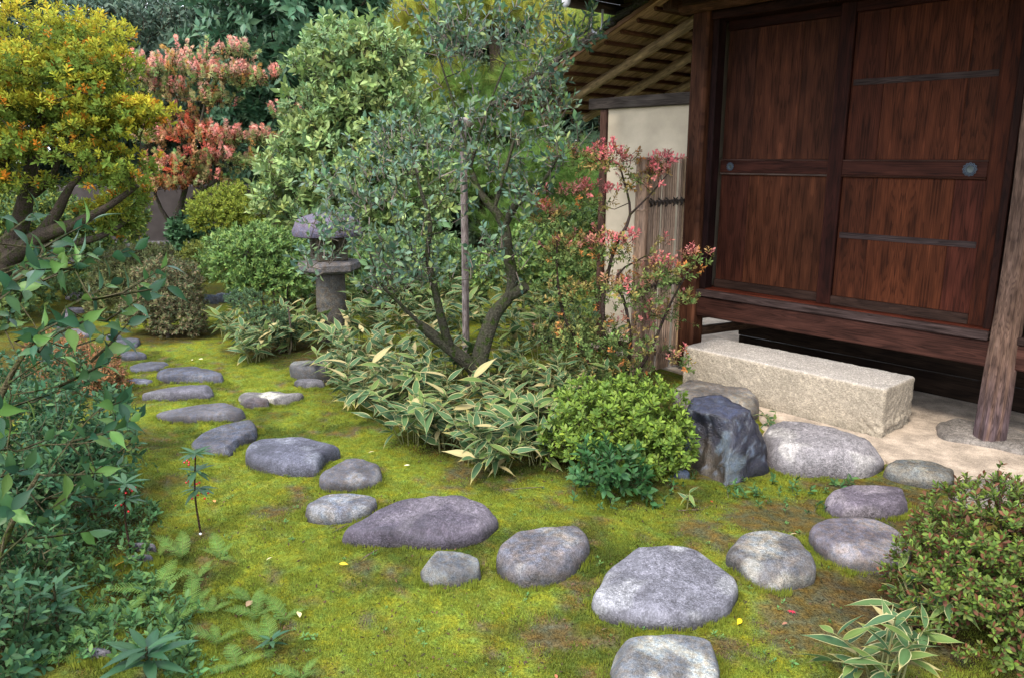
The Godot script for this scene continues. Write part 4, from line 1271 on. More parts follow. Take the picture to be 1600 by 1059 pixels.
func make_camellia() -> void:
	var twig := Color(0.16, 0.13, 0.11)
	var sprays := []
	for v in 5:
		sprays.append(spray("oval", 7, 0.046, 0.12, 1.05, Color(0.055, 0.115, 0.075), twig, 0.3, [Color(0.075, 0.135, 0.065), Color(0.10, 0.165, 0.065), Color(0.06, 0.11, 0.075), Color(0.15, 0.21, 0.075), Color(0.085, 0.14, 0.095)]))
	var o := plant("camellia_tree", "gnarled grey-green broadleaf tree in the middle of the bamboo grass", "tree", P(738, 640, 4.62))
	var lims := [limb([[733, 660, 4.62, 0.066], [737, 610, 4.62, 0.06], [748, 570, 4.63, 0.062], [758, 530, 4.65, 0.056], [772, 492, 4.68, 0.05], [796, 462, 4.7, 0.044], [800, 430, 4.72, 0.04], [793, 395, 4.72, 0.04], [788, 355, 4.74, 0.037], [772, 328, 4.74, 0.03], [750, 300, 4.76, 0.024], [735, 262, 4.78, 0.018], [728, 225, 4.8, 0.012]], 0.04),
		limb([[748, 582, 4.62, 0.05], [718, 556, 4.58, 0.047], [690, 534, 4.55, 0.042], [655, 507, 4.5, 0.036]], 0.04),
		limb([[705, 548, 4.57, 0.034], [690, 500, 4.5, 0.03], [680, 455, 4.48, 0.025], [668, 400, 4.45, 0.02], [672, 350, 4.4, 0.016], [655, 290, 4.4, 0.011], [640, 220, 4.4, 0.006]], 0.05),
		limb([[790, 350, 4.74, 0.03], [804, 322, 4.7, 0.027], [822, 306, 4.68, 0.022], [848, 285, 4.6, 0.014], [872, 245, 4.55, 0.008]], 0.05),
		limb([[794, 465, 4.7, 0.042], [812, 455, 4.67, 0.042], [822, 447, 4.65, 0.04]], 0.03),
		limb([[665, 515, 4.5, 0.015], [625, 475, 4.4, 0.012], [592, 440, 4.35, 0.009], [576, 390, 4.3, 0.006]], 0.05),
		limb([[735, 262, 4.78, 0.013], [755, 190, 4.8, 0.01], [790, 100, 4.85, 0.006]], 0.05),
		limb([[772, 328, 4.74, 0.016], [800, 230, 4.8, 0.012], [830, 140, 4.85, 0.007]], 0.05),
		limb([[728, 225, 4.8, 0.011], [705, 150, 4.85, 0.008], [680, 70, 4.9, 0.005]], 0.05)]
	var pads := pads_to([[790, 60, 4.9, 95, 50, 0.3], [720, 100, 4.9, 70, 55, 0.3], [850, 90, 4.9, 50, 60, 0.25], [665, 30, 5, 45, 30, 0.2], [640, 330, 4.4, 110, 75, 0.35], [570, 330, 4.4, 55, 50, 0.3], [630, 240, 4.7, 80, 45, 0.3], [745, 240, 4.8, 80, 50, 0.3], [610, 420, 4.3, 60, 40, 0.25], [690, 400, 4.4, 90, 50, 0.3], [770, 170, 4.9, 70, 45, 0.3], [865, 185, 4.6, 35, 30, 0.2], [875, 240, 4.55, 40, 26, 0.2], [840, 320, 4.6, 45, 45, 0.2], [520, 290, 4.6, 30, 22, 0.2], [785, 400, 4.5, 55, 40, 0.25], [640, 460, 4.35, 70, 30, 0.2], [505, 420, 4.5, 26, 22, 0.15], [900, 60, 4.8, 40, 30, 0.2], [810, 110, 4.85, 70, 50, 0.3], [690, 60, 4.9, 60, 40, 0.3], [530, 365, 5.2, 36, 40, 0.15], [490, 395, 5.3, 26, 24, 0.12], [800, 250, 4.7, 60, 50, 0.25], [505, 350, 5.2, 34, 26, 0.12]])
	for l in lims:
		for k in l[1].size(): l[1][k] *= 0.82
	var sp := fill(pads, 1420, 0.6, -0.14, 6.0)
	wood_parts(o, lims, some(sp, 420), M.bark, Color(0.125, 0.115, 0.085), 0.0022, 0.012, ["trunk", "limb", "limb", "limb", "stub", "limb", "limb", "limb", "limb"])
	leafy(o, sprays, place(sp, 0.55, 0.6), M.glossy, 300)
	# the weathered post that stands behind it
	var pz := 5.45
	var a := P(723, 195, pz)
	var po := thing("garden_post", "pale weathered wooden post standing behind the gnarled tree", "post", Vector3(a.x, 0, a.z))
	obj("post", one_tube([Vector3(0, 0, 0), Vector3(0.004, 0.8, 0), Vector3(0, a.y, 0)], [0.026, 0.025, 0.024], 14, Color(0.36, 0.34, 0.35), 0.1, 0.08), M.log, po)
	var st := Mb.new()
	tube(st, PackedVector3Array([Vector3(-0.05, a.y + 0.01, 0.09), Vector3(-0.02, a.y + 0.015, 0), Vector3(0.03, a.y + 0.02, -0.16)]), PackedFloat32Array([0.034, 0.034, 0.034]), 14, Color(0.42, 0.36, 0.33), true, 0.04, Color(0.05, 0.035, 0.03))
	obj("bamboo_rail", st.done(), M.bamboo, po)

func make_red_shrub() -> void:
	var twig := Color(0.09, 0.05, 0.045)
	var sprays := []
	for v in 4: sprays.append(spray("obov", 10, 0.023, 0.05, 1.2, Color(1, 1, 1), twig, 0.3, [Color(1, 1, 1), Color(1.1, 1, 1), Color(0.8, 1.2, 1)]))
	var o := plant("red_tipped_shrub", "airy shrub with pink-red tips in front of the plaster screen", "shrub", P(960, 605, 4.7))
	var lims := [limb([[955, 615, 4.7, 0.018], [945, 540, 4.7, 0.016], [943, 470, 4.7, 0.013], [960, 390, 4.7, 0.011], [985, 335, 4.7, 0.008], [970, 265, 4.75, 0.005]], 0.06),
		limb([[965, 615, 4.7, 0.016], [985, 545, 4.65, 0.012], [978, 480, 4.65, 0.01], [965, 430, 4.65, 0.008], [1010, 400, 4.6, 0.004]], 0.06),
		limb([[950, 615, 4.7, 0.015], [905, 540, 4.7, 0.012], [875, 470, 4.7, 0.009], [870, 370, 4.75, 0.005]], 0.06),
		limb([[970, 615, 4.7, 0.014], [1010, 560, 4.6, 0.01], [1050, 470, 4.55, 0.007], [1085, 410, 4.5, 0.003]], 0.06),
		limb([[985, 335, 4.7, 0.007], [1020, 300, 4.65, 0.005], [1045, 270, 4.6, 0.003]], 0.06)]
	var pads := pads_to([[940, 250, 4.75, 65, 22, 0.25], [1000, 270, 4.7, 45, 24, 0.2], [880, 250, 4.8, 25, 16, 0.15], [1040, 255, 4.65, 14, 14, 0.1], [905, 310, 4.8, 60, 20, 0.25], [1035, 425, 4.55, 55, 22, 0.2], [1090, 405, 4.5, 20, 12, 0.1], [960, 385, 4.7, 85, 22, 0.3], [890, 395, 4.75, 55, 28, 0.25], [880, 470, 4.7, 60, 30, 0.25], [965, 455, 4.65, 80, 25, 0.3], [1030, 500, 4.55, 55, 18, 0.2], [900, 530, 4.65, 70, 30, 0.3], [980, 530, 4.6, 70, 26, 0.3], [1045, 560, 4.5, 50, 18, 0.2], [1075, 470, 4.5, 14, 12, 0.1], [950, 580, 4.6, 80, 25, 0.3], [855, 340, 4.8, 30, 22, 0.2]])
	var sp := fill(pads, 2100, 0.55, -0.3, 6.0)
	wood_parts(o, lims, some(sp, 160), M.bark, Color(0.12, 0.085, 0.075), 0.0015, 0.01, ["stem", "stem", "stem", "stem", "stem"])
	leafy(o, sprays, place(sp, 0.55, 0.6, 1.0, func(p: Vector3, d: Vector3) -> Color:
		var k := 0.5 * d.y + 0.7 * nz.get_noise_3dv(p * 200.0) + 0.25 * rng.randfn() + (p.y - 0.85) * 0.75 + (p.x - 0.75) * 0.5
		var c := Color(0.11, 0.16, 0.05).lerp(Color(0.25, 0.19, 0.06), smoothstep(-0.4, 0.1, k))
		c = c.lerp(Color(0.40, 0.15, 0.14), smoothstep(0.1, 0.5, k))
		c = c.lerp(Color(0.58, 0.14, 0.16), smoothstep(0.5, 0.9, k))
		if rng.randf() < 0.04: c = Color(0.42, 0.17, 0.05)
		return c), M.satin, 300)

func make_near_shrubs() -> void:
	var twig := Color(0.08, 0.055, 0.04)
	var green := []
	for v in 4: green.append(spray("obov", 9, 0.029, 0.027, 1.15, Color(0.15, 0.23, 0.04), twig, 0.2, [Color(0.115, 0.18, 0.03), Color(0.155, 0.225, 0.032), Color(0.08, 0.135, 0.028), Color(0.10, 0.15, 0.03)]))
	var o := plant("azalea_bush", "compact bright yellow-green azalea bush left of the dark rock", "shrub", P(965, 770, 3.4))
	var sp := fill(pads_to([[930, 640, 3.5, 75, 42, 0.24], [1000, 640, 3.5, 75, 48, 0.24], [890, 690, 3.42, 45, 40, 0.2], [960, 690, 3.4, 100, 55, 0.28], [1040, 690, 3.42, 40, 55, 0.2], [1000, 720, 3.35, 60, 40, 0.2]]), 1500, 0.25, -0.5, 8.0, -0.5)
	wood_parts(o, [limb([[965, 775, 3.35, 0.012], [960, 720, 3.4, 0.009], [950, 670, 3.45, 0.005]], 0.05), limb([[970, 775, 3.35, 0.012], [1000, 720, 3.4, 0.009], [1020, 670, 3.45, 0.005]], 0.05)], some(sp, 120), M.bark, Color(0.11, 0.08, 0.065), 0.0015, 0.01, ["stem", "stem"])
	leafy(o, green, place(sp, 0.45, 0.4), M.satin, 300)

	var dark := []
	for v in 3: dark.append(spray("oval", 8, 0.042, 0.07, 1.2, Color(0.035, 0.09, 0.03), twig, 0.3))
	o = plant("dark_leaf_shrub", "low glossy dark green seedling shrub at the foot of the azalea", "shrub", P(955, 785, 3.02))
	sp = fill(pads_to([[950, 735, 3.1, 50, 36, 0.12], [980, 755, 3.05, 35, 24, 0.1], [925, 755, 3.05, 25, 22, 0.1]]), 75, 0.5)
	wood_parts(o, [limb([[955, 785, 3.02, 0.005], [950, 740, 3.08, 0.003]], 0.05)], some(sp, 25), M.bark, Color(0.1, 0.08, 0.06), 0.0012, 0.008, ["stem"])
	leafy(o, dark, place(sp, 0.5, 0.5), M.glossy, 300)

	var br := []
	for v in 5: br.append(spray("obov", 9, 0.023, 0.024, 1.1, Color(0.10, 0.16, 0.035), twig, 0.22, [Color(0.085, 0.135, 0.028), Color(0.11, 0.165, 0.03), Color(0.06, 0.10, 0.024), Color(0.085, 0.11, 0.03), Color(0.11, 0.048, 0.028)]))
	o = plant("azalea_bush", "dense azalea bush with reddish inner leaves in the right foreground", "shrub", P(1580, 1110, 2.15))
	sp = fill(pads_to([[1590, 875, 2.2, 150, 125, 0.32], [1500, 930, 2.15, 100, 110, 0.26], [1600, 1010, 2.1, 170, 150, 0.34], [1470, 1010, 2.1, 60, 80, 0.2], [1680, 900, 2.2, 120, 150, 0.3]]), 3400, 0.2, -0.5, 10.0, -0.6)
	for q in [[1565, 740, 2.25], [1480, 830, 2.2], [1530, 770, 2.22], [1590, 745, 2.25], [1400, 795, 2.3]]:
		pass
	wood_parts(o, [limb([[1570, 1120, 2.1, 0.014], [1560, 1000, 2.15, 0.01], [1540, 900, 2.2, 0.005]], 0.05), limb([[1580, 1120, 2.1, 0.014], [1620, 1000, 2.15, 0.01], [1640, 900, 2.2, 0.005]], 0.05), limb([[1560, 1000, 2.15, 0.006], [1566, 860, 2.22, 0.004], [1560, 735, 2.26, 0.0016]], 0.05), limb([[1540, 950, 2.15, 0.005], [1500, 850, 2.25, 0.003], [1500, 790, 2.28, 0.0016]], 0.05)], some(sp, 160), M.bark, Color(0.12, 0.075, 0.06), 0.0015, 0.01, ["stem", "stem", "stem", "stem"])
	for q in [[1560, 735, 2.26], [1562, 752, 2.26], [1500, 790, 2.28], [1503, 805, 2.28], [1590, 760, 2.26], [1530, 800, 2.26]]:
		sp.append([P(q[0], q[1], q[2]), Vector3.UP])
	leafy(o, br, place(sp, 0.4, 0.4), M.satin, 300)

# ---------------------------------------------------------------- bamboo grass
func make_sasa(called: String, label: String, culms: int, leaves: int, l: float, high: float, spread: float, group: String) -> Node3D:
	var o := thing(called, label, "bamboo grass", Vector3.ZERO, 0.0, group)
	for k in culms:
		var a := rng.randf() * TAU
		var foot := Vector3(cos(a), 0, sin(a)) * spread * 0.35 * sqrt(rng.randf())
		var lean := Vector3(cos(a + rng.randfn() * 0.5), 0, sin(a + rng.randfn() * 0.5)) * spread * rng.randf_range(0.3, 1.0)
		var h := high * rng.randf_range(0.55, 1.1)
		var top := foot + lean + Vector3(0, h, 0)
		var mid := (foot + top) * 0.5 - lean * 0.2 + Vector3(0, h * 0.1, 0)
		obj("culm", one_tube([foot, mid, top], [0.0032, 0.0026, 0.0016], 5, Color(0.2, 0.2, 0.09), 0.0, 0.07), M.satin, o)
		for q in leaves:
			var f := 1.0 - 0.8 * (q / float(leaves)) * rng.randf_range(0.7, 1.2)
			var at := foot.lerp(mid, f).lerp(mid.lerp(top, f), f)
			var b := a + rng.randf_range(-1.0, 1.0) * 1.9 + q * 2.4 * 0.4
			var d := Vector3(cos(b), rng.randf_range(-0.5, 1.1), sin(b))
			var piece := obj("leaf", sasa_leaves[rng.randi() % sasa_leaves.size()], M.sasa, o)
			piece.transform = aim(at, d, Vector3.UP + Vector3(rng.randfn(), 0, rng.randfn()) * 0.35, l * rng.randf_range(0.65, 1.15))
	return o

var sasa_leaves: Array = []
func make_sasas() -> void:
	M.sasa = leaf_mat(0.5, 0.5, 0.25)
	var tones := []
	for k in 15:
		var g := Color(0.065, 0.115, 0.042).lerp(Color(0.04, 0.082, 0.042), rng.randf())
		var e := Color(0.26, 0.26, 0.10).lerp(Color(0.36, 0.34, 0.19), rng.randf())
		if k == 14: g = Color(0.3, 0.25, 0.12)
		if k % 3 == 1: e.a = 0.99
		if k % 4 == 3: g = Color(0.10, 0.15, 0.045)
		tones.append([g, e])
	for t in tones:
		var mb := Mb.new()
		leaf(mb, Transform3D.IDENTITY, "sasa", t[0], t[1])
		sasa_leaves.append(mb.done())
	var groups := [
		["bamboo grass along the front of the bed", "pale-edged bamboo grass at the front edge of the bed below the gnarled tree", 0.145, 0.25, [[560, 640], [600, 662], [650, 690], [690, 700], [735, 725], [780, 738], [825, 725], [640, 650], [700, 670], [760, 690], [810, 690], [860, 700]]],
		["bamboo grass in the middle of the bed", "pale-edged bamboo grass round the foot of the gnarled tree", 0.135, 0.3, [[520, 600], [560, 600], [600, 615], [650, 620], [690, 630], [770, 640], [820, 650], [860, 640], [900, 640], [560, 570], [620, 580], [830, 610], [880, 600], [780, 600], [700, 590], [930, 620]]],
		["bamboo grass at the back of the bed", "pale-edged bamboo grass at the back of the bed behind the gnarled tree", 0.14, 0.38, [[560, 540], [610, 545], [660, 550], [700, 545], [790, 555], [840, 560], [590, 515], [640, 515], [690, 515], [760, 525], [820, 530], [870, 545], [900, 570], [730, 500], [800, 500], [570, 490]]],
		["bamboo grass beside the lantern", "pale-edged bamboo grass between the lantern and the mossy path", 0.13, 0.26, [[360, 530], [390, 545], [400, 565], [450, 545], [480, 530], [470, 500], [500, 545], [420, 520], [545, 520], [430, 555]]]]
	for g in groups:
		var protos := []
		for k in g[4].size():
			var at := G(g[4][k][0], g[4][k][1])
			var o: Node3D
			if k < 4:
				o = make_sasa("bamboo_grass", g[1], 8, 10, g[2], g[3], 0.17, g[0])
				protos.append(o)
			else:
				o = protos[k % 4].duplicate()
				o.name = numbered("bamboo_grass")
				add_child(o)
				o.scale = Vector3.ONE * rng.randf_range(0.75, 1.2)
			o.position = on(at) + Vector3(rng.randf_range(-0.05, 0.05), 0, rng.randf_range(-0.05, 0.05))
			o.rotation.y = rng.randf() * TAU
	var o := make_sasa("bamboo_grass", "bamboo grass with large leaves in front of the right foreground azalea", 7, 9, 0.115, 0.23, 0.17, "")
	o.position = on(G(1375, 1072))
	o = make_sasa("bamboo_grass", "short bamboo grass against the left side of the right foreground azalea", 4, 7, 0.1, 0.2, 0.12, "")
	o.position = on(G(1440, 985))
	o = make_sasa("bamboo_shoot", "single young pale bamboo grass shoot on the moss left of the dark rock", 1, 6, 0.075, 0.1, 0.02, "")
	o.position = on(G(1072, 790))
	o = make_sasa("bamboo_shoot", "small tuft of bamboo grass between the dark rock and the step stone", 3, 6, 0.07, 0.1, 0.06, "")
	o.position = on(G(1210, 668))

# ---------------------------------------------------------------- low plants of the left foreground
func make_left_foreground() -> void:
	var twig := Color(0.09, 0.085, 0.05)
	var cols := [Color(0.022, 0.058, 0.028), Color(0.032, 0.074, 0.028), Color(0.018, 0.048, 0.026), Color(0.06, 0.115, 0.03)]
	var big := []
	for v in 5: big.append(spray("acum", 6, 0.062, 0.13, 1.25, cols[0], twig, 0.2, cols))
	var o := plant("broadleaf_shrub", "overhanging shrub with large glossy dark leaves at the left edge", "shrub", P(-60, 1050, 1.9))
	var spots := []
	for q in [[40, 400, 1.8], [110, 420, 1.75], [10, 440, 1.7], [70, 460, 1.75], [150, 455, 1.7], [100, 510, 1.7], [30, 510, 1.75], [140, 560, 1.7], [60, 560, 1.7], [10, 590, 1.7], [90, 610, 1.75], [150, 640, 1.8], [40, 650, 1.7], [100, 690, 1.75], [10, 710, 1.65], [60, 740, 1.7], [20, 790, 1.6], [0, 850, 1.6], [170, 690, 1.95], [150, 740, 2.0], [-20, 480, 1.7], [-30, 620, 1.7], [-30, 740, 1.6], [60, 380, 1.9], [0, 370, 1.85], [120, 470, 1.85], [-10, 660, 1.8], [120, 760, 1.9], [80, 800, 1.75], [20, 550, 1.8], [190, 460, 1.72], [70, 520, 1.9], [30, 470, 1.95], [130, 610, 1.9], [90, 660, 1.9], [40, 700, 1.9], [0, 640, 1.9], [70, 780, 1.85], [30, 840, 1.75], [90, 430, 1.95], [160, 500, 1.95], [0, 420, 2.0], [110, 560, 2.0], [30, 600, 2.0], [60, 640, 2.0], [130, 700, 2.0], [50, 400, 2.0], [0, 520, 2.05]]:
		spots.append([P(q[0] + rng.randfn() * 12.0, q[1] + rng.randfn() * 12.0, q[2]), Vector3(0.7, 0.25, rng.randfn() * 0.5).normalized()])
	var lims := [limb([[-60, 1060, 1.9, 0.016], [-40, 800, 1.8, 0.011], [0, 620, 1.75, 0.007], [60, 520, 1.75, 0.004]], 0.06), limb([[-55, 1060, 1.9, 0.014], [-60, 700, 1.8, 0.01], [-30, 500, 1.75, 0.007], [50, 420, 1.8, 0.004]], 0.06), limb([[-50, 1060, 1.9, 0.013], [0, 860, 1.75, 0.008], [60, 740, 1.75, 0.004]], 0.06)]
	var tg := []
	for s in spots: tg.append(s[0])
	wood_parts(o, lims, tg, M.bark, Color(0.14, 0.12, 0.07), 0.002, 0.008, ["stem", "stem", "stem"])
	leafy(o, big, place(spots, 0.1, 0.5), M.glossy, 300)

	var mid := []
	for v in 4: mid.append(spray("oval", 9, 0.03, 0.065, 1.25, cols[0], twig, 0.3, [Color(0.03, 0.075, 0.034), Color(0.05, 0.10, 0.036), Color(0.024, 0.06, 0.03)]))
	o = plant("evergreen_undergrowth", "dense knee-high evergreen undergrowth left of the path", "shrub", P(60, 840, 2.6))
	var sp := fill(pads_to([[60, 690, 2.8, 90, 70, 0.3], [130, 660, 3.1, 55, 45, 0.25], [30, 790, 2.5, 80, 70, 0.3], [110, 750, 2.7, 70, 60, 0.25], [60, 620, 3.2, 80, 60, 0.3], [20, 900, 2.2, 70, 60, 0.25], [165, 700, 3.0, 35, 35, 0.2], [20, 1000, 1.95, 60, 60, 0.2]]), 1400, 0.4, -0.5, 6.0)
	wood_parts(o, [limb([[60, 850, 2.6, 0.01], [60, 720, 2.7, 0.006]], 0.06)], some(sp, 60), M.bark, Color(0.1, 0.085, 0.06), 0.0015, 0.006, ["stem"])
	leafy(o, mid, place(sp, 0.5, 0.5), M.satin, 300)

	# creeping cover
	var cov := []
	for v in 4: cov.append(spray("oval", 6, 0.026, 0.04, 1.3, cols[0], twig, 0.3, [Color(0.04, 0.095, 0.035), Color(0.075, 0.14, 0.045), Color(0.05, 0.11, 0.04)]))
	var where := []
	var polys := [PackedVector2Array([Vector2(0, 690), Vector2(170, 700), Vector2(215, 760), Vector2(250, 820), Vector2(230, 900), Vector2(300, 960), Vector2(310, 1059), Vector2(-80, 1059)]), PackedVector2Array([Vector2(385, 905), Vector2(440, 880), Vector2(495, 915), Vector2(470, 950), Vector2(400, 945)]), PackedVector2Array([Vector2(240, 690), Vector2(290, 760), Vector2(260, 830), Vector2(190, 760)])]
	var amount := [2600, 90, 120]
	for q in 3:
		for k in amount[q]:
			var px := Vector2(rng.randf_range(-80, 500), rng.randf_range(680, 1059))
			if inside(polys[q], px):
				where.append([on(G(px.x, px.y)), Vector3.UP])
	for k in 60: where.append([on(G(rng.randf_range(880, 1330), rng.randf_range(750, 800))), Vector3.UP])
	o = plant("ground_cover", "small-leaved creeping ground cover on the moss at the lower left", "ground cover", G(120, 900))
	o.set_meta("kind", "stuff")
	scatter(o, "leaves", cov, place(where, 0.7, 0.6, 0.9, null, 0.4), M.satin)
	var tiny := [spray("small", 6, 0.011, 0.008, 1.3, Color(0.10, 0.2, 0.06), twig, 0.25)]
	where = []
	for k in 420:
		var g := G(rng.randf_range(300, 1450), rng.randf_range(740, 1059))
		if nz.get_noise_2d(g.x * 260.0, g.z * 260.0) > 0.06 and not in_stone(Vector2(g.x, g.z)): where.append([on(g), Vector3.UP])
	o = plant("clover_seedlings", "tiny green seedlings dotted over the moss", "ground cover", G(800, 900))
	o.set_meta("kind", "stuff")
	scatter(o, "leaves", tiny, place(where, 0.8, 0.4, 1.2, null, 0.5), M.satin)

	# coralberries
	for q in [[313, 832, 0.32, "coralberry with red berries standing alone in front of the long slate stepping stone", 3], [205, 868, 0.27, "coralberry with red berries among the ground cover at the left", 2]]:
		var g := on(G(q[0], q[1]))
		o = thing("coralberry", q[3], "plant", g, 0.0, "coralberries with red berries")
		var top := Vector3(0.01, q[2], 0.0)
		obj("stem", one_tube([Vector3.ZERO, Vector3(-0.006, q[2] * 0.5, 0.004), top], [0.0042, 0.0035, 0.0025], 6, Color(0.1, 0.06, 0.05), 0.0, 0.05), M.bark, o)
		for tier: int in q[4]:
			var y: float = q[2] * (1.0 - 0.22 * tier)
			for k in 11:
				var a := k * 0.57 + tier * 0.35 + rng.randf() * 0.2
				var mb := Mb.new()
				leaf(mb, Transform3D.IDENTITY, "lance", jit(Color(0.026, 0.065, 0.03), 0.25))
				var piece := obj("leaf", mb.done(), M.glossy, o)
				piece.transform = aim(Vector3(0.006, y, 0), Vector3(cos(a), rng.randf_range(-0.25, 0.55) - 0.15 * tier, sin(a)), Vector3.UP, rng.randf_range(0.05, 0.085))
			for k in 6:
				var a := rng.randf() * TAU
				var ball := SphereMesh.new()
				ball.radius = 0.0042; ball.height = 0.0084; ball.radial_segments = 10; ball.rings = 6
				var r := rng.randf_range(0.012, 0.04)
				var piece := obj("berry", ball, M.berry, o)
				piece.position = Vector3(cos(a) * r, y - rng.randf_range(0.015, 0.045), sin(a) * r)

	# plant with long leaves at the bottom edge, and a thin seedling beside it
	for q in [[230, 1075, 0.12, 15, 0.125, "low plant with long glossy leaves at the bottom edge of the moss"], [92, 1010, 0.2, 12, 0.085, "upright seedling with narrow leaves in the lower left corner"], [420, 1015, 0.04, 7, 0.06, "small leafy seedling among the ferns"]]:
		o = thing("seedling", q[5], "plant", on(G(q[0], q[1])))
		obj("stem", one_tube([Vector3.ZERO, Vector3(0.01, q[2], 0)], [0.005, 0.003], 6, Color(0.1, 0.09, 0.05)), M.bark, o)
		for k: int in q[3]:
			var a := k * 2.4 + rng.randf() * 0.3
			var mb := Mb.new()
			leaf(mb, Transform3D.IDENTITY, "lance", jit(Color(0.026, 0.07, 0.032), 0.35))
			var piece := obj("leaf", mb.done(), M.glossy, o)
			piece.transform = aim(Vector3(0.008, q[2] * lerpf(0.6, 1.0, float(k) / q[3]), 0), Vector3(cos(a), rng.randf_range(0.1, 0.9) * float(k) / q[3] + 0.1, sin(a)), Vector3.UP, q[4] * rng.randf_range(0.75, 1.15))

	# ferns
	var fronds := []
	for v in 3:
		var mb := Mb.new()
		var n := 20
		for k in n:
			var f := float(k) / n
			var at := Vector3(0, 0.32 * f - 0.42 * f * f, f)
			var w := 0.22 * sin(PI * pow(0.1 + 0.88 * f, 0.75)) + 0.02
			for s in [-1, 1]:
				var c := jit(Color(0.10, 0.175, 0.045), 0.25)
				var d := Vector3(s, rng.randf_range(-0.15, 0.1), 0.45)
				var tf := aim(at, d, Vector3.UP, w)
				for e in 5:            # small lobes along each pinna
					var g := e / 5.0
					for s2 in [-1, 1]:
						var p0 := tf * Vector3(0, 0, g); var p1 := tf * Vector3(0.0, 0, g + 0.22); var p2 := tf * Vector3(s2 * 0.15 * (1.0 - 0.7 * g), 0.0, g + 0.17)
						var a := mb.p(p0, c); var b := mb.p(p1, c); var e2 := mb.p(p2, c)
						if s2 > 0: mb.tri(a, b, e2)
						else: mb.tri(a, e2, b)
		var pts := PackedVector3Array()
		var rr := PackedFloat32Array()
		for k in 9:
			var f := k / 8.0
			pts.append(Vector3(0, 0.32 * f - 0.42 * f * f - 0.004, f)); rr.append(0.008 * (1.0 - 0.8 * f))
		tube(mb, pts, rr, 4, Color(0.16, 0.17, 0.06), false)
		fronds.append(mb.done(false))
	var k2 := 0
	var where_fern := ["in front of the lower coralberry", "left of the buff leaf, beside the two small grey stones", "just below the lone coralberry", "left of the creeping ground cover patch", "right of the small leafy seedling", "at the bottom edge, right of the others", "between the two coralberries' stones and the long-leaved plant", "nearest the left edge ground cover", "directly behind the long-leaved plant", "farthest back beside the lower coralberry", "inside the creeping ground cover patch", "cut by the bottom edge", "in the undergrowth beside the path, far from the others", "in the middle of the fern patch", "between the narrow seedling and the long-leaved plant", "below the creeping ground cover patch", "second from the bottom edge, right of the long-leaved plant", "right behind the long-leaved plant, upper one", "in the creeping cover near the left edge", "just left of the buff leaf", "in the bottom left corner", "touching the right side of the long-leaved plant"]
	for q in [[285, 875, 0.17], [245, 925, 0.2], [345, 880, 0.15], [400, 955, 0.15], [425, 1010, 0.17], [470, 1052, 0.14], [300, 945, 0.2], [205, 955, 0.18], [340, 1000, 0.16], [250, 870, 0.15], [390, 930, 0.13], [480, 1075, 0.12], [215, 720, 0.12], [310, 905, 0.16], [190, 985, 0.18], [445, 965, 0.14], [370, 1040, 0.15], [265, 985, 0.17], [150, 900, 0.17], [330, 950, 0.15], [120, 1045, 0.16], [280, 1040, 0.15]]:
		o = thing("fern", "feathery light green fern " + where_fern[k2], "fern", on(G(q[0], q[1])), rng.randf() * TAU, "ferns on the moss")
		for k in 4:
			var a := k * 1.57 + rng.randf() * 1.2
			var piece := obj("frond", fronds[(k + k2) % 3], M.matte, o)
			piece.transform = aim(Vector3.ZERO, Vector3(cos(a), 0.45 + rng.randf_range(-0.3, 0.5), sin(a)), Vector3.UP, q[2] * rng.randf_range(0.4, 0.85))
		k2 += 1
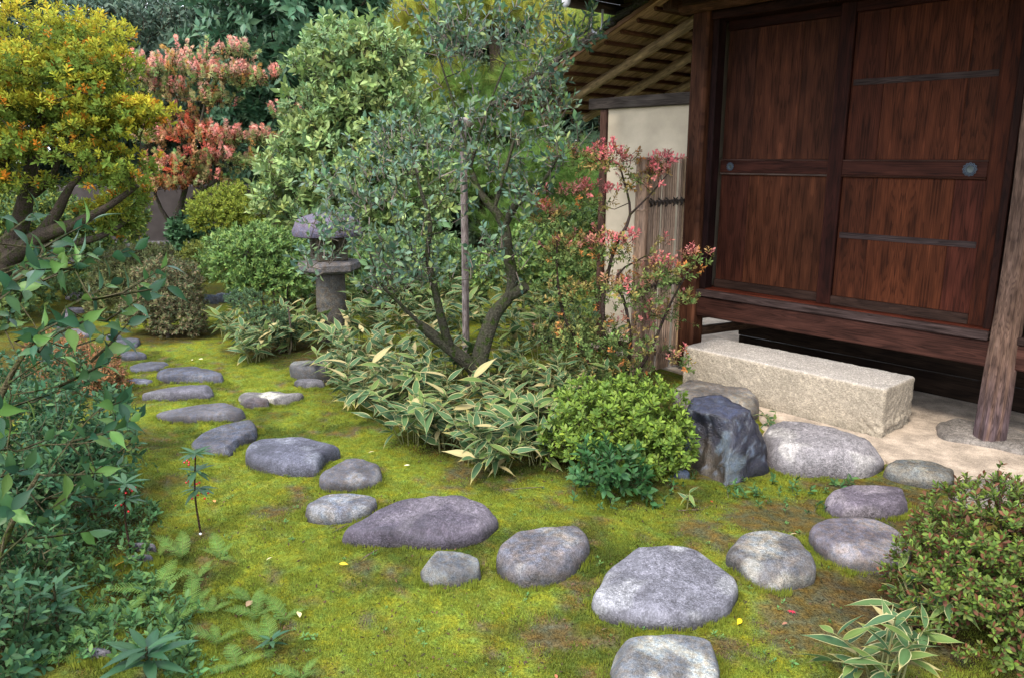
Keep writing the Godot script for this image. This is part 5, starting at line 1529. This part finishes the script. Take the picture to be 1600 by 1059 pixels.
# ---------------------------------------------------------------- stones, lantern, leaves
func make_stones() -> void:
	var grp := "stepping stones across the moss"
	var slate := Color(0.165, 0.17, 0.225)
	var violet := Color(0.165, 0.14, 0.18)
	var pale := Color(0.29, 0.285, 0.33)
	var list := [
		["grey stepping stone cut by the bottom edge of the picture", [[957, 1050], [966, 1015], [985, 992], [1027, 985], [1060, 981], [1095, 988], [1123, 1015], [1128, 1045], [1115, 1085], [1050, 1100], [975, 1088]], 0.063, Color(0.32, 0.32, 0.34), 0.6, 0.07, 0.7],
		["largest pale grey stepping stone, in front of the two right-hand ones", [[926, 945], [939, 914], [955, 879], [975, 860], [1005, 852], [1053, 851], [1088, 858], [1114, 876], [1145, 908], [1148, 930], [1134, 958], [1092, 980], [1044, 986], [985, 984], [936, 964]], 0.078, pale, 0.7, 0.045, 0.35],
		["rounded stepping stone between the largest one and the house", [[1136, 864], [1154, 840], [1180, 829], [1215, 827], [1246, 840], [1263, 862], [1272, 888], [1267, 910], [1237, 921], [1206, 923], [1176, 905], [1150, 882]], 0.074, Color(0.29, 0.275, 0.285), 0.5, 0.05, 0.5],
		["oval purplish stepping stone at the right, nearest the right foreground bush", [[1267, 831], [1281, 811], [1302, 804], [1333, 805], [1372, 816], [1399, 831], [1421, 860], [1418, 879], [1399, 891], [1364, 896], [1333, 891], [1307, 875], [1281, 853]], 0.074, Color(0.28, 0.245, 0.29), 0.6, 0.045, 0.45],
		["blocky purple stepping stone just below the pale house stones", [[1289, 781], [1302, 761], [1329, 750], [1372, 750], [1405, 757], [1414, 774], [1417, 796], [1394, 806], [1346, 808], [1307, 800]], 0.081, Color(0.26, 0.22, 0.27), 0.75, 0.05, 0.3],
		["egg-shaped stepping stone between the violet wedge and the largest stone", [[776, 882], [782, 860], [799, 841], [837, 830], [874, 823], [901, 822], [916, 836], [920, 860], [908, 882], [886, 901], [852, 914], [818, 916], [792, 903]], 0.070, Color(0.27, 0.25, 0.28), 0.5, 0.035, 0.4],
		["small blocky stone touching the lower edge of the violet wedge", [[659, 894], [662, 877], [679, 862], [709, 856], [737, 863], [749, 882], [749, 902], [720, 916], [686, 914], [664, 908]], 0.074, Color(0.22, 0.22, 0.24), 0.65, 0.06, 0.3],
		["big violet wedge-shaped stepping stone in the middle of the moss", [[536, 848], [562, 826], [592, 803], [622, 786], [648, 775], [686, 769], [720, 771], [748, 784], [768, 802], [776, 814], [762, 837], [743, 850], [701, 858], [656, 861], [611, 857], [566, 855]], 0.092, violet, 0.45, 0.035, 0.25],
		["small blue-grey stepping stone left of the violet wedge", [[479, 805], [494, 788], [516, 778], [545, 773], [573, 771], [587, 784], [588, 799], [569, 812], [532, 822], [490, 818]], 0.059, Color(0.29, 0.29, 0.34), 0.6, 0.045, 0.3],
		["rounded violet-grey stone above the small blue-grey one", [[500, 762], [505, 745], [524, 729], [550, 720], [577, 724], [595, 739], [588, 760], [558, 771], [516, 773]], 0.067, Color(0.235, 0.22, 0.255), 0.45, 0.035, 0.35],
		["broad slate-blue stepping stone with a pointed right end", [[385, 712], [388, 700], [406, 687], [440, 684], [476, 681], [500, 686], [526, 700], [528, 706], [508, 722], [494, 745], [464, 747], [422, 742], [393, 726]], 0.085, slate * 1.1, 0.75, 0.035, 0.3],
		["long tilted slate stepping stone behind the lone coralberry", [[299, 704], [312, 684], [340, 666], [370, 656], [390, 653], [400, 662], [398, 676], [376, 692], [358, 711], [326, 711]], 0.059, slate, 0.75, 0.03, 0.1],
		["long dark flat stepping stone above the tilted slate one", [[243, 647], [271, 637], [316, 630], [355, 629], [376, 638], [379, 649], [349, 658], [301, 661], [261, 658]], 0.059, Color(0.19, 0.18, 0.215), 0.65, 0.03, 0.15],
		["dark humped stepping stone with a thick right end", [[222, 622], [243, 609], [280, 600], [318, 597], [331, 608], [326, 624], [301, 625], [255, 625]], 0.067, Color(0.2, 0.19, 0.225), 0.55, 0.035, 0.15],
		["broad flat slate stepping stone beside the open moss at the back", [[244, 585], [258, 577], [289, 571], [325, 576], [347, 588], [346, 601], [307, 598], [261, 596]], 0.063, slate, 0.7, 0.035, 0.2],
		["flat oval stepping stone next beyond the broad slate one", [[200, 574], [213, 565], [237, 559], [261, 564], [258, 571], [228, 580], [205, 579]], 0.044, slate, 0.6, 0.04, 0.1],
		["tiny stone beside the russet shrub", [[197, 594], [210, 589], [234, 591], [237, 598], [216, 602], [202, 600]], 0.033, slate * 0.9, 0.5, 0.05, 0.2],
		["small oval stepping stone below the brownish shrub", [[183, 553], [198, 547], [222, 550], [227, 559], [205, 563], [188, 561]], 0.044, slate * 1.05, 0.6, 0.04, 0.1],
		["small stepping stone left of the brownish shrub", [[180, 535], [198, 530], [218, 532], [214, 544], [196, 546], [183, 544]], 0.044, slate, 0.6, 0.04, 0.1],
		["farthest small round stepping stone under the olive shrub", [[165, 527], [172, 522], [184, 522], [190, 527], [180, 531], [168, 531]], 0.037, slate * 0.9, 0.5, 0.04, 0.1]]
	for q in list:
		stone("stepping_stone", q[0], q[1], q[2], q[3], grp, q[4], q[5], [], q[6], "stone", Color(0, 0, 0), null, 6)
	var far := [["pale slab of the far path, nearest of the row", [[86, 522], [108, 514], [136, 516], [138, 526], [110, 530], [88, 529]]], ["pale slab of the far path, second of the row", [[79, 508], [96, 501], [116, 505], [114, 513], [92, 515]]], ["pale slab of the far path, third of the row", [[94, 495], [106, 489], [118, 491], [112, 500], [98, 501]]], ["long pale slab of the far path, fourth of the row", [[98, 486], [110, 479], [129, 480], [128, 488], [106, 490]]], ["farthest pale slab of the path, half hidden by leaves", [[101, 464], [114, 457], [132, 460], [130, 468], [108, 470]]]]
	for q in far:
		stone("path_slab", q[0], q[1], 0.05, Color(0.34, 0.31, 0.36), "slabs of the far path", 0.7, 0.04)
	# rocks
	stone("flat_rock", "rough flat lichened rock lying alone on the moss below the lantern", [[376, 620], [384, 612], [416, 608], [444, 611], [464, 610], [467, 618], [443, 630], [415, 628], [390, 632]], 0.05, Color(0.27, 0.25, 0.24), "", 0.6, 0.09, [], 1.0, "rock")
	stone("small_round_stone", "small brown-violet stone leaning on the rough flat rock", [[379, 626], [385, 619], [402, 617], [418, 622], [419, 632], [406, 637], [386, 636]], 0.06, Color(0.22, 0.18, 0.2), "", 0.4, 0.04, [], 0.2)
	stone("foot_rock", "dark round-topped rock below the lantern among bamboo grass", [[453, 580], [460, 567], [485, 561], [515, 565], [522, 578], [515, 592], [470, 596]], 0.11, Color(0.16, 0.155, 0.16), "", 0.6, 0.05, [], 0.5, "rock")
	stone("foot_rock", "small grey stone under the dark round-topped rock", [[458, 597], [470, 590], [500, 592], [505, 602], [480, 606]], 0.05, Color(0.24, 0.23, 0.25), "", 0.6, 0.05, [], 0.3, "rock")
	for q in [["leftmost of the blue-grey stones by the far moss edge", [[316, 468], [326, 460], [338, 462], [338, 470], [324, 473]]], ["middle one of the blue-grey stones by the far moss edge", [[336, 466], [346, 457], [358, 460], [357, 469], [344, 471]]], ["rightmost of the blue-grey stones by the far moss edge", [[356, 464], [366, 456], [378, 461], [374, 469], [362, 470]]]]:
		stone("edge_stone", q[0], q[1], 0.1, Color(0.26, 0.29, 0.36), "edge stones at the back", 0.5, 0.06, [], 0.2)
	make_dark_rock()
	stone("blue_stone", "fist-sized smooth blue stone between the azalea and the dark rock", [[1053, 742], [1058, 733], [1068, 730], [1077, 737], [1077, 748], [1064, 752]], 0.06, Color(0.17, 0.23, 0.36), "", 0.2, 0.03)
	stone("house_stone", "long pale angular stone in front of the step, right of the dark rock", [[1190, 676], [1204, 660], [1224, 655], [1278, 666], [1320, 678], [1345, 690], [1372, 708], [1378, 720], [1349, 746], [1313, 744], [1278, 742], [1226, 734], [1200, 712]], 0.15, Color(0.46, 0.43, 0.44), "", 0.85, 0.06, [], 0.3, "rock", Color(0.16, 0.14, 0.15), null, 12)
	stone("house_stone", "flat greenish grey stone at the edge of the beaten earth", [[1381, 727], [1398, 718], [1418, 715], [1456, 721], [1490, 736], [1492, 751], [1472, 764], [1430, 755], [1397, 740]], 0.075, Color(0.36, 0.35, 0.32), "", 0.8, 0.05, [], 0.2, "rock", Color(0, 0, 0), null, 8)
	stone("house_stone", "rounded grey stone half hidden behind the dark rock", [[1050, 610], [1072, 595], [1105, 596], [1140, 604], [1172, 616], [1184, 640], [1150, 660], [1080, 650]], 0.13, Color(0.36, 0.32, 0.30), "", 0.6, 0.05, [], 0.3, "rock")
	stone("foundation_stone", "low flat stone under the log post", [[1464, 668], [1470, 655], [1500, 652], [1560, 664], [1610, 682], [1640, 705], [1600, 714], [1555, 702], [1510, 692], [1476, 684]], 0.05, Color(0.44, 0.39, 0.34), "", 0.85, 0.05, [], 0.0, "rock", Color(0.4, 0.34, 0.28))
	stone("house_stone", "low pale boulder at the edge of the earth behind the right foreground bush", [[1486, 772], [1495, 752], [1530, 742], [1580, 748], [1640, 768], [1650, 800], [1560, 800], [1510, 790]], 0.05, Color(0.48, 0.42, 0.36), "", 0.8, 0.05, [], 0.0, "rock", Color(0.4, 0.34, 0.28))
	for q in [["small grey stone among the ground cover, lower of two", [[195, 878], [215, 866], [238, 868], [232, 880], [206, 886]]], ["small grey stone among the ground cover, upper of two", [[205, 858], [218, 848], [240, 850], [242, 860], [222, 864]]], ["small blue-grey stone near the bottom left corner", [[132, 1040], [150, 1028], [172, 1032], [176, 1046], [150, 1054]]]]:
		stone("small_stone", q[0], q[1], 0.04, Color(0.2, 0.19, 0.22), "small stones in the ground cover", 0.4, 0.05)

func make_dark_rock() -> void:
	var foot := [G(1135, 759), G(1198, 738), G(1212, 706), G(1150, 684), G(1080, 688), G(1052, 712), G(1088, 745)]
	var top := [P(1142, 655, 3.36), P(1172, 641, 3.42), P(1154, 629, 3.56), P(1128, 617, 3.64), P(1086, 621, 3.62), P(1076, 636, 3.5), P(1098, 643, 3.42)]
	var mid := Vector3.ZERO
	for q in foot: mid += q / 7.0
	var mb := Mb.new()
	var rows := 26
	var cols := 84
	var tone := func(p: Vector3, side: int, f: float) -> Color:
		var c := Color(0.033, 0.035, 0.062)
		if side >= 5: c = Color(0.07, 0.055, 0.04).lerp(c, smoothstep(0.45, 0.75, f + 0.3 * nz.get_noise_3dv(p * 600.0)))
		c *= 1.0 + 0.5 * nz.get_noise_3dv(p * 700.0)
		var l := smoothstep(0.24, 0.3, nz2.get_noise_3dv(p * 430.0 + Vector3(31, 7, 3)) + 0.12 * nz.get_noise_3dv(p * 2500.0))
		return c.lerp(Color(0.2, 0.25, 0.3), l * 0.75).lerp(Color(0.2, 0.24, 0.32), smoothstep(0.3, 0.42, nz.get_noise_3dv(p * 1900.0)) * 0.7)
	var pushed := func(p: Vector3, amt: float) -> Vector3:
		return p + Vector3(nz.get_noise_3dv(p * 500.0), nz.get_noise_3dv(p * 500.0 + Vector3(90, 0, 0)) * 0.6, nz.get_noise_3dv(p * 500.0 + Vector3(0, 0, 77))) * 0.022 * amt + Vector3(nz2.get_noise_3dv(p * 1700.0), nz2.get_noise_3dv(p * 1700.0 + Vector3(40, 0, 0)), 0) * 0.006
	for k in rows + 1:
		var f := float(k) / rows
		for q in cols:
			var at := float(q) / cols * 7.0
			var a := int(at)
			var t := at - a
			var lo: Vector3 = foot[a].lerp(foot[(a + 1) % 7], t) - mid + Vector3(0, -0.04, 0)
			var hi: Vector3 = top[a].lerp(top[(a + 1) % 7], t) - mid
			var p := lo.lerp(hi, f)
			var out := Vector3(p.x, 0, p.z).normalized()
			var belly := 0.025 * sin(PI * f)
			if a >= 5: belly = -0.07 * sin(PI * f) * sin(PI * clampf((at - 5.0) / 2.0, 0, 1))
			p = pushed.call(p + out * belly, 1.0)
			mb.p(p, tone.call(p, a, f))
	for k in 9:
		var f := (k + 1) / 9.0
		for q in cols:
			var at := float(q) / cols * 7.0
			var a := int(at)
			var hi: Vector3 = top[a].lerp(top[(a + 1) % 7], at - a) - mid
			var c: Vector3 = (top[0] + top[2] + top[4] + top[5]) * 0.25 - mid + Vector3(0, 0.012, 0)
			var p: Vector3 = pushed.call(hi.lerp(c, f), 1.0)
			mb.p(p, (tone.call(p, 0, 1.0) as Color).lerp(Color(0.09, 0.105, 0.19), 0.75))  # top face tinted blue: sky reflection painted into the colour
	for k in rows + 9:
		for q in cols:
			var i0 := k * cols + q
			var i1 := k * cols + (q + 1) % cols
			mb.quad(i0, i1, i1 + cols, i0 + cols)
	for k in range(0, mb.i.size(), 3):
		var x := mb.i[k]; mb.i[k] = mb.i[k + 1]; mb.i[k + 1] = x
	var o := obj("dark_rock", mb.done(), M.slate)
	o.position = mid
	tag(o, "tall dark blue-black rock with pale lichen patches beside the azalea", "rock")
	var world := PackedVector2Array()
	for q in foot: world.append(Vector2(q.x, q.z))
	footprints.append(world)

func make_lantern() -> void:
	var g := P(521, 535, 6.05)
	var o := thing("stone_lantern", "mossy stone lantern with mushroom cap and round post, left of the gnarled tree", "lantern", Vector3(g.x, 0, g.z))
	var grey := Color(0.17, 0.155, 0.135)
	var mb := Mb.new()
	lathe(mb, [Vector2(0.118, -0.05), Vector2(0.117, 0.25), Vector2(0.111, 0.48), Vector2(0.109, 0.525), Vector2(0.0001, 0.526)], 40, 0.03, grey)
	obj("post", mb.done(), M.lantern, o)
	mb = Mb.new()
	lathe(mb, [Vector2(0.12, 0.520), Vector2(0.21, 0.537), Vector2(0.238, 0.555), Vector2(0.242, 0.600), Vector2(0.225, 0.617), Vector2(0.12, 0.627), Vector2(0.0001, 0.628)], 6, 0.0, Color(0.22, 0.2, 0.2))
	var pl := obj("platform", mb.done(false), M.lantern, o)
	pl.rotation.y = 0.4
	mb = Mb.new()
	var dark := Color(0.15, 0.13, 0.095)
	for s in [[-0.085, -0.085], [0.085, -0.085], [0.085, 0.085], [-0.085, 0.085]]:
		bbox(mb, Vector3(s[0], 0.725, s[1]), Vector3(0.06, 0.2, 0.06), 0.006, 1, dark)
	bbox(mb, Vector3(0, 0.64, 0), Vector3(0.235, 0.03, 0.235), 0.006, 0, dark)
	bbox(mb, Vector3(0, 0.815, 0), Vector3(0.228, 0.025, 0.228), 0.006, 0, dark)
	obj("fire_box", mb.done(false), M.lantern, o).rotation.y = 0.5
	mb = Mb.new()
	lathe(mb, [Vector2(0.0001, 0.823), Vector2(0.14, 0.820), Vector2(0.25, 0.810), Vector2(0.262, 0.817), Vector2(0.266, 0.850), Vector2(0.25, 0.885), Vector2(0.235, 0.927), Vector2(0.17, 0.960), Vector2(0.1, 0.980), Vector2(0.06, 0.987), Vector2(0.0001, 0.989)], 40, 0.07, Color(0.2, 0.18, 0.25))
	obj("cap", mb.done(), M.lantern, o)

func make_fallen() -> void:
	var list := [[1158, 972, 0.036, Color(0.62, 0.42, 0.02), "oval", "bright yellow fallen leaf right of the largest stepping stone"], [1236, 962, 0.03, Color(0.42, 0.03, 0.06), "palm", "crimson maple leaf on the moss"], [530, 888, 0.032, Color(0.6, 0.36, 0.03), "oval", "golden fallen leaf below the violet wedge stone"], [466, 960, 0.036, Color(0.62, 0.5, 0.26), "oval", "pale buff fallen leaf near the creeping ground cover"], [426, 876, 0.026, Color(0.6, 0.5, 0.3), "oval", "small cream fallen leaf above the creeping ground cover"], [395, 735, 0.045, Color(0.6, 0.5, 0.34), "acum", "pale folded leaf leaning on the broad slate stone"], [585, 712, 0.03, Color(0.55, 0.47, 0.34), "oval", "small pale leaf on moss in front of the bamboo grass"], [640, 733, 0.026, Color(0.6, 0.54, 0.4), "lance", "slim whitish leaf on moss below the bamboo grass"], [313, 842, 0.022, Color(0.55, 0.6, 0.66), "oval", "whitish petal-like leaf at the foot of the lone coralberry"], [1114, 783, 0.018, Color(0.3, 0.05, 0.03), "palm", "dark red leaf near the dark rock"], [1246, 836, 0.03, Color(0.45, 0.36, 0.22), "oval", "tan leaf behind the rounded stepping stone"], [1468, 768, 0.05, Color(0.3, 0.14, 0.07), "oval", "brown curled leaf below the greenish grey stone"], [300, 566, 0.03, Color(0.6, 0.55, 0.36), "oval", "pale leaf on the sunny moss at the back, nearer one"], [317, 563, 0.03, Color(0.6, 0.56, 0.4), "oval", "pale leaf on the sunny moss at the back, farther one"], [1230, 980, 0.022, Color(0.25, 0.12, 0.08), "oval", "small brown leaf below the crimson maple leaf"], [940, 990, 0.022, Color(0.22, 0.14, 0.11), "oval", "brown leaf left of the bottom stepping stone"], [868, 1056, 0.02, Color(0.36, 0.12, 0.07), "oval", "reddish leaf at the bottom edge"], [180, 893, 0.05, Color(0.6, 0.33, 0.06), "oval", "orange-yellow leaf caught on the ground cover"], [384, 945, 0.05, Color(0.3, 0.2, 0.12), "acum", "brown dry leaf beside the ferns"], [336, 790, 0.03, Color(0.5, 0.22, 0.08), "oval", "orange-brown leaf behind the lone coralberry"]]
	for q in list:
		var mb := Mb.new()
		leaf(mb, Transform3D.IDENTITY, q[4], q[3])
		var o := obj("fallen_leaf", mb.done(q[4] != "palm"), M.satin)
		var a := rng.randf() * TAU
		var up := Vector3(rng.randfn() * 0.3, 1, rng.randfn() * 0.3)
		o.transform = aim(on(G(q[0], q[1])) + Vector3(0, 0.014, 0), Vector3(cos(a), 0.1, sin(a)), up, q[2])
		tag(o, q[5], "leaf", "fallen leaves on the moss")
	# dry bits too small to tell apart
	var bits := []
	for v in 3:
		bits.append(spray("small", 1, 0.013, 0.0, 1.5, Color(0.2, 0.13, 0.08), Color.WHITE, 0.5, [Color(0.13, 0.08, 0.04), Color(0.3, 0.24, 0.13), Color(0.08, 0.055, 0.03)]))
	var where := []
	for k in 2300:
		var g := G(rng.randf_range(150, 1500), 560.0 + 500.0 * sqrt(rng.randf()))
		if in_stone(Vector2(g.x, g.z)) or (g - HO).dot(W) > -0.75: continue
		where.append([on(g) + Vector3(0, 0.006, 0), Vector3(rng.randfn(), 0.15, rng.randfn()).normalized()])
	for k in 1200:
		var px := Vector2(rng.randf_range(480, 1080), rng.randf_range(540, 760))
		if px.y - 540.0 > (px.x - 330.0) * 0.62: continue
		where.append([on(G(px.x, px.y)) + Vector3(0, 0.008, 0), Vector3(rng.randfn(), 0.2, rng.randfn()).normalized()])
	var o2 := plant("leaf_litter", "dry bits of leaf and twig scattered on the ground", "leaf litter", G(800, 800))
	o2.set_meta("kind", "stuff")
	scatter(o2, "bits", bits, place(where, 0.05, 0.4, 1.0, null, 0.5), M.satin)
	for q in [[790, 770, 850, 765], [520, 840, 545, 828], [560, 885, 590, 868], [1060, 800, 1100, 796]]:
		var a := on(G(q[0], q[1])); var b := on(G(q[2], q[3]))
		var mb := Mb.new()
		tube(mb, PackedVector3Array([Vector3(0, 0.012, 0), (b - a) * 0.5 + Vector3(0, 0.016, 0.006), b - a + Vector3(0, 0.012, 0)]), PackedFloat32Array([0.0022, 0.0026, 0.0016]), 5, Color(0.26, 0.2, 0.15))
		var o := obj("fallen_twig", mb.done(), M.bark)
		o.position = a
		tag(o, ["thin twig on the moss below the bamboo grass", "short twig left of the violet wedge stone", "short twig beside the golden leaf", "thin twig near the single bamboo grass shoot"][[790, 520, 560, 1060].find(q[0])], "twig", "fallen twigs")

func _ready() -> void:
	rng.seed = 7
	nz.seed = 11
	nz.frequency = 0.01
	nz.fractal_octaves = 3
	nz2.seed = 12
	nz2.frequency = 0.01
	nz2.fractal_octaves = 2
	var cam := Camera3D.new()
	cam.name = "camera"
	cam.fov = rad_to_deg(2.0 * atan(529.5 / FL))
	cam.near = 0.05
	cam.far = 300.0
	cam.position = Vector3(0, EYE, 0)
	cam.rotation.x = -tilt
	add_child(cam)
	cam.current = true
	var we := WorldEnvironment.new()
	we.name = "world"
	var env := Environment.new()
	env.background_mode = Environment.BG_SKY
	var sky := Sky.new()
	var sm := ProceduralSkyMaterial.new()
	sm.sky_top_color = Color(0.88, 0.91, 0.96)
	sm.sky_horizon_color = Color(0.93, 0.95, 0.98)
	sm.ground_bottom_color = Color(0.2, 0.2, 0.16)
	sm.ground_horizon_color = Color(0.4, 0.4, 0.36)
	sm.sky_curve = 0.2
	sky.sky_material = sm
	env.sky = sky
	env.tonemap_mode = Environment.TONE_MAPPER_LINEAR
	env.tonemap_exposure = 4.6
	env.sdfgi_enabled = true
	env.ssao_enabled = true
	env.ssil_enabled = true
	we.environment = env
	add_child(we)
	var sun := DirectionalLight3D.new()
	sun.name = "sun"
	sun.light_energy = 0.45
	sun.light_color = Color(1.0, 0.96, 0.9)
	sun.light_angular_distance = 16.0
	sun.shadow_enabled = true
	sun.rotation_degrees = Vector3(-52, -28, 0)
	add_child(sun)
	make_materials()
	M.twig = M.bark
	make_ground()
	make_house()
	make_fence()
	make_step()
	make_stones()
	make_lantern()
	make_background()
	make_maples()
	make_clipped()
	make_camellia()
	make_red_shrub()
	make_near_shrubs()
	make_sasas()
	make_left_foreground()
	make_fallen()
	make_moss()
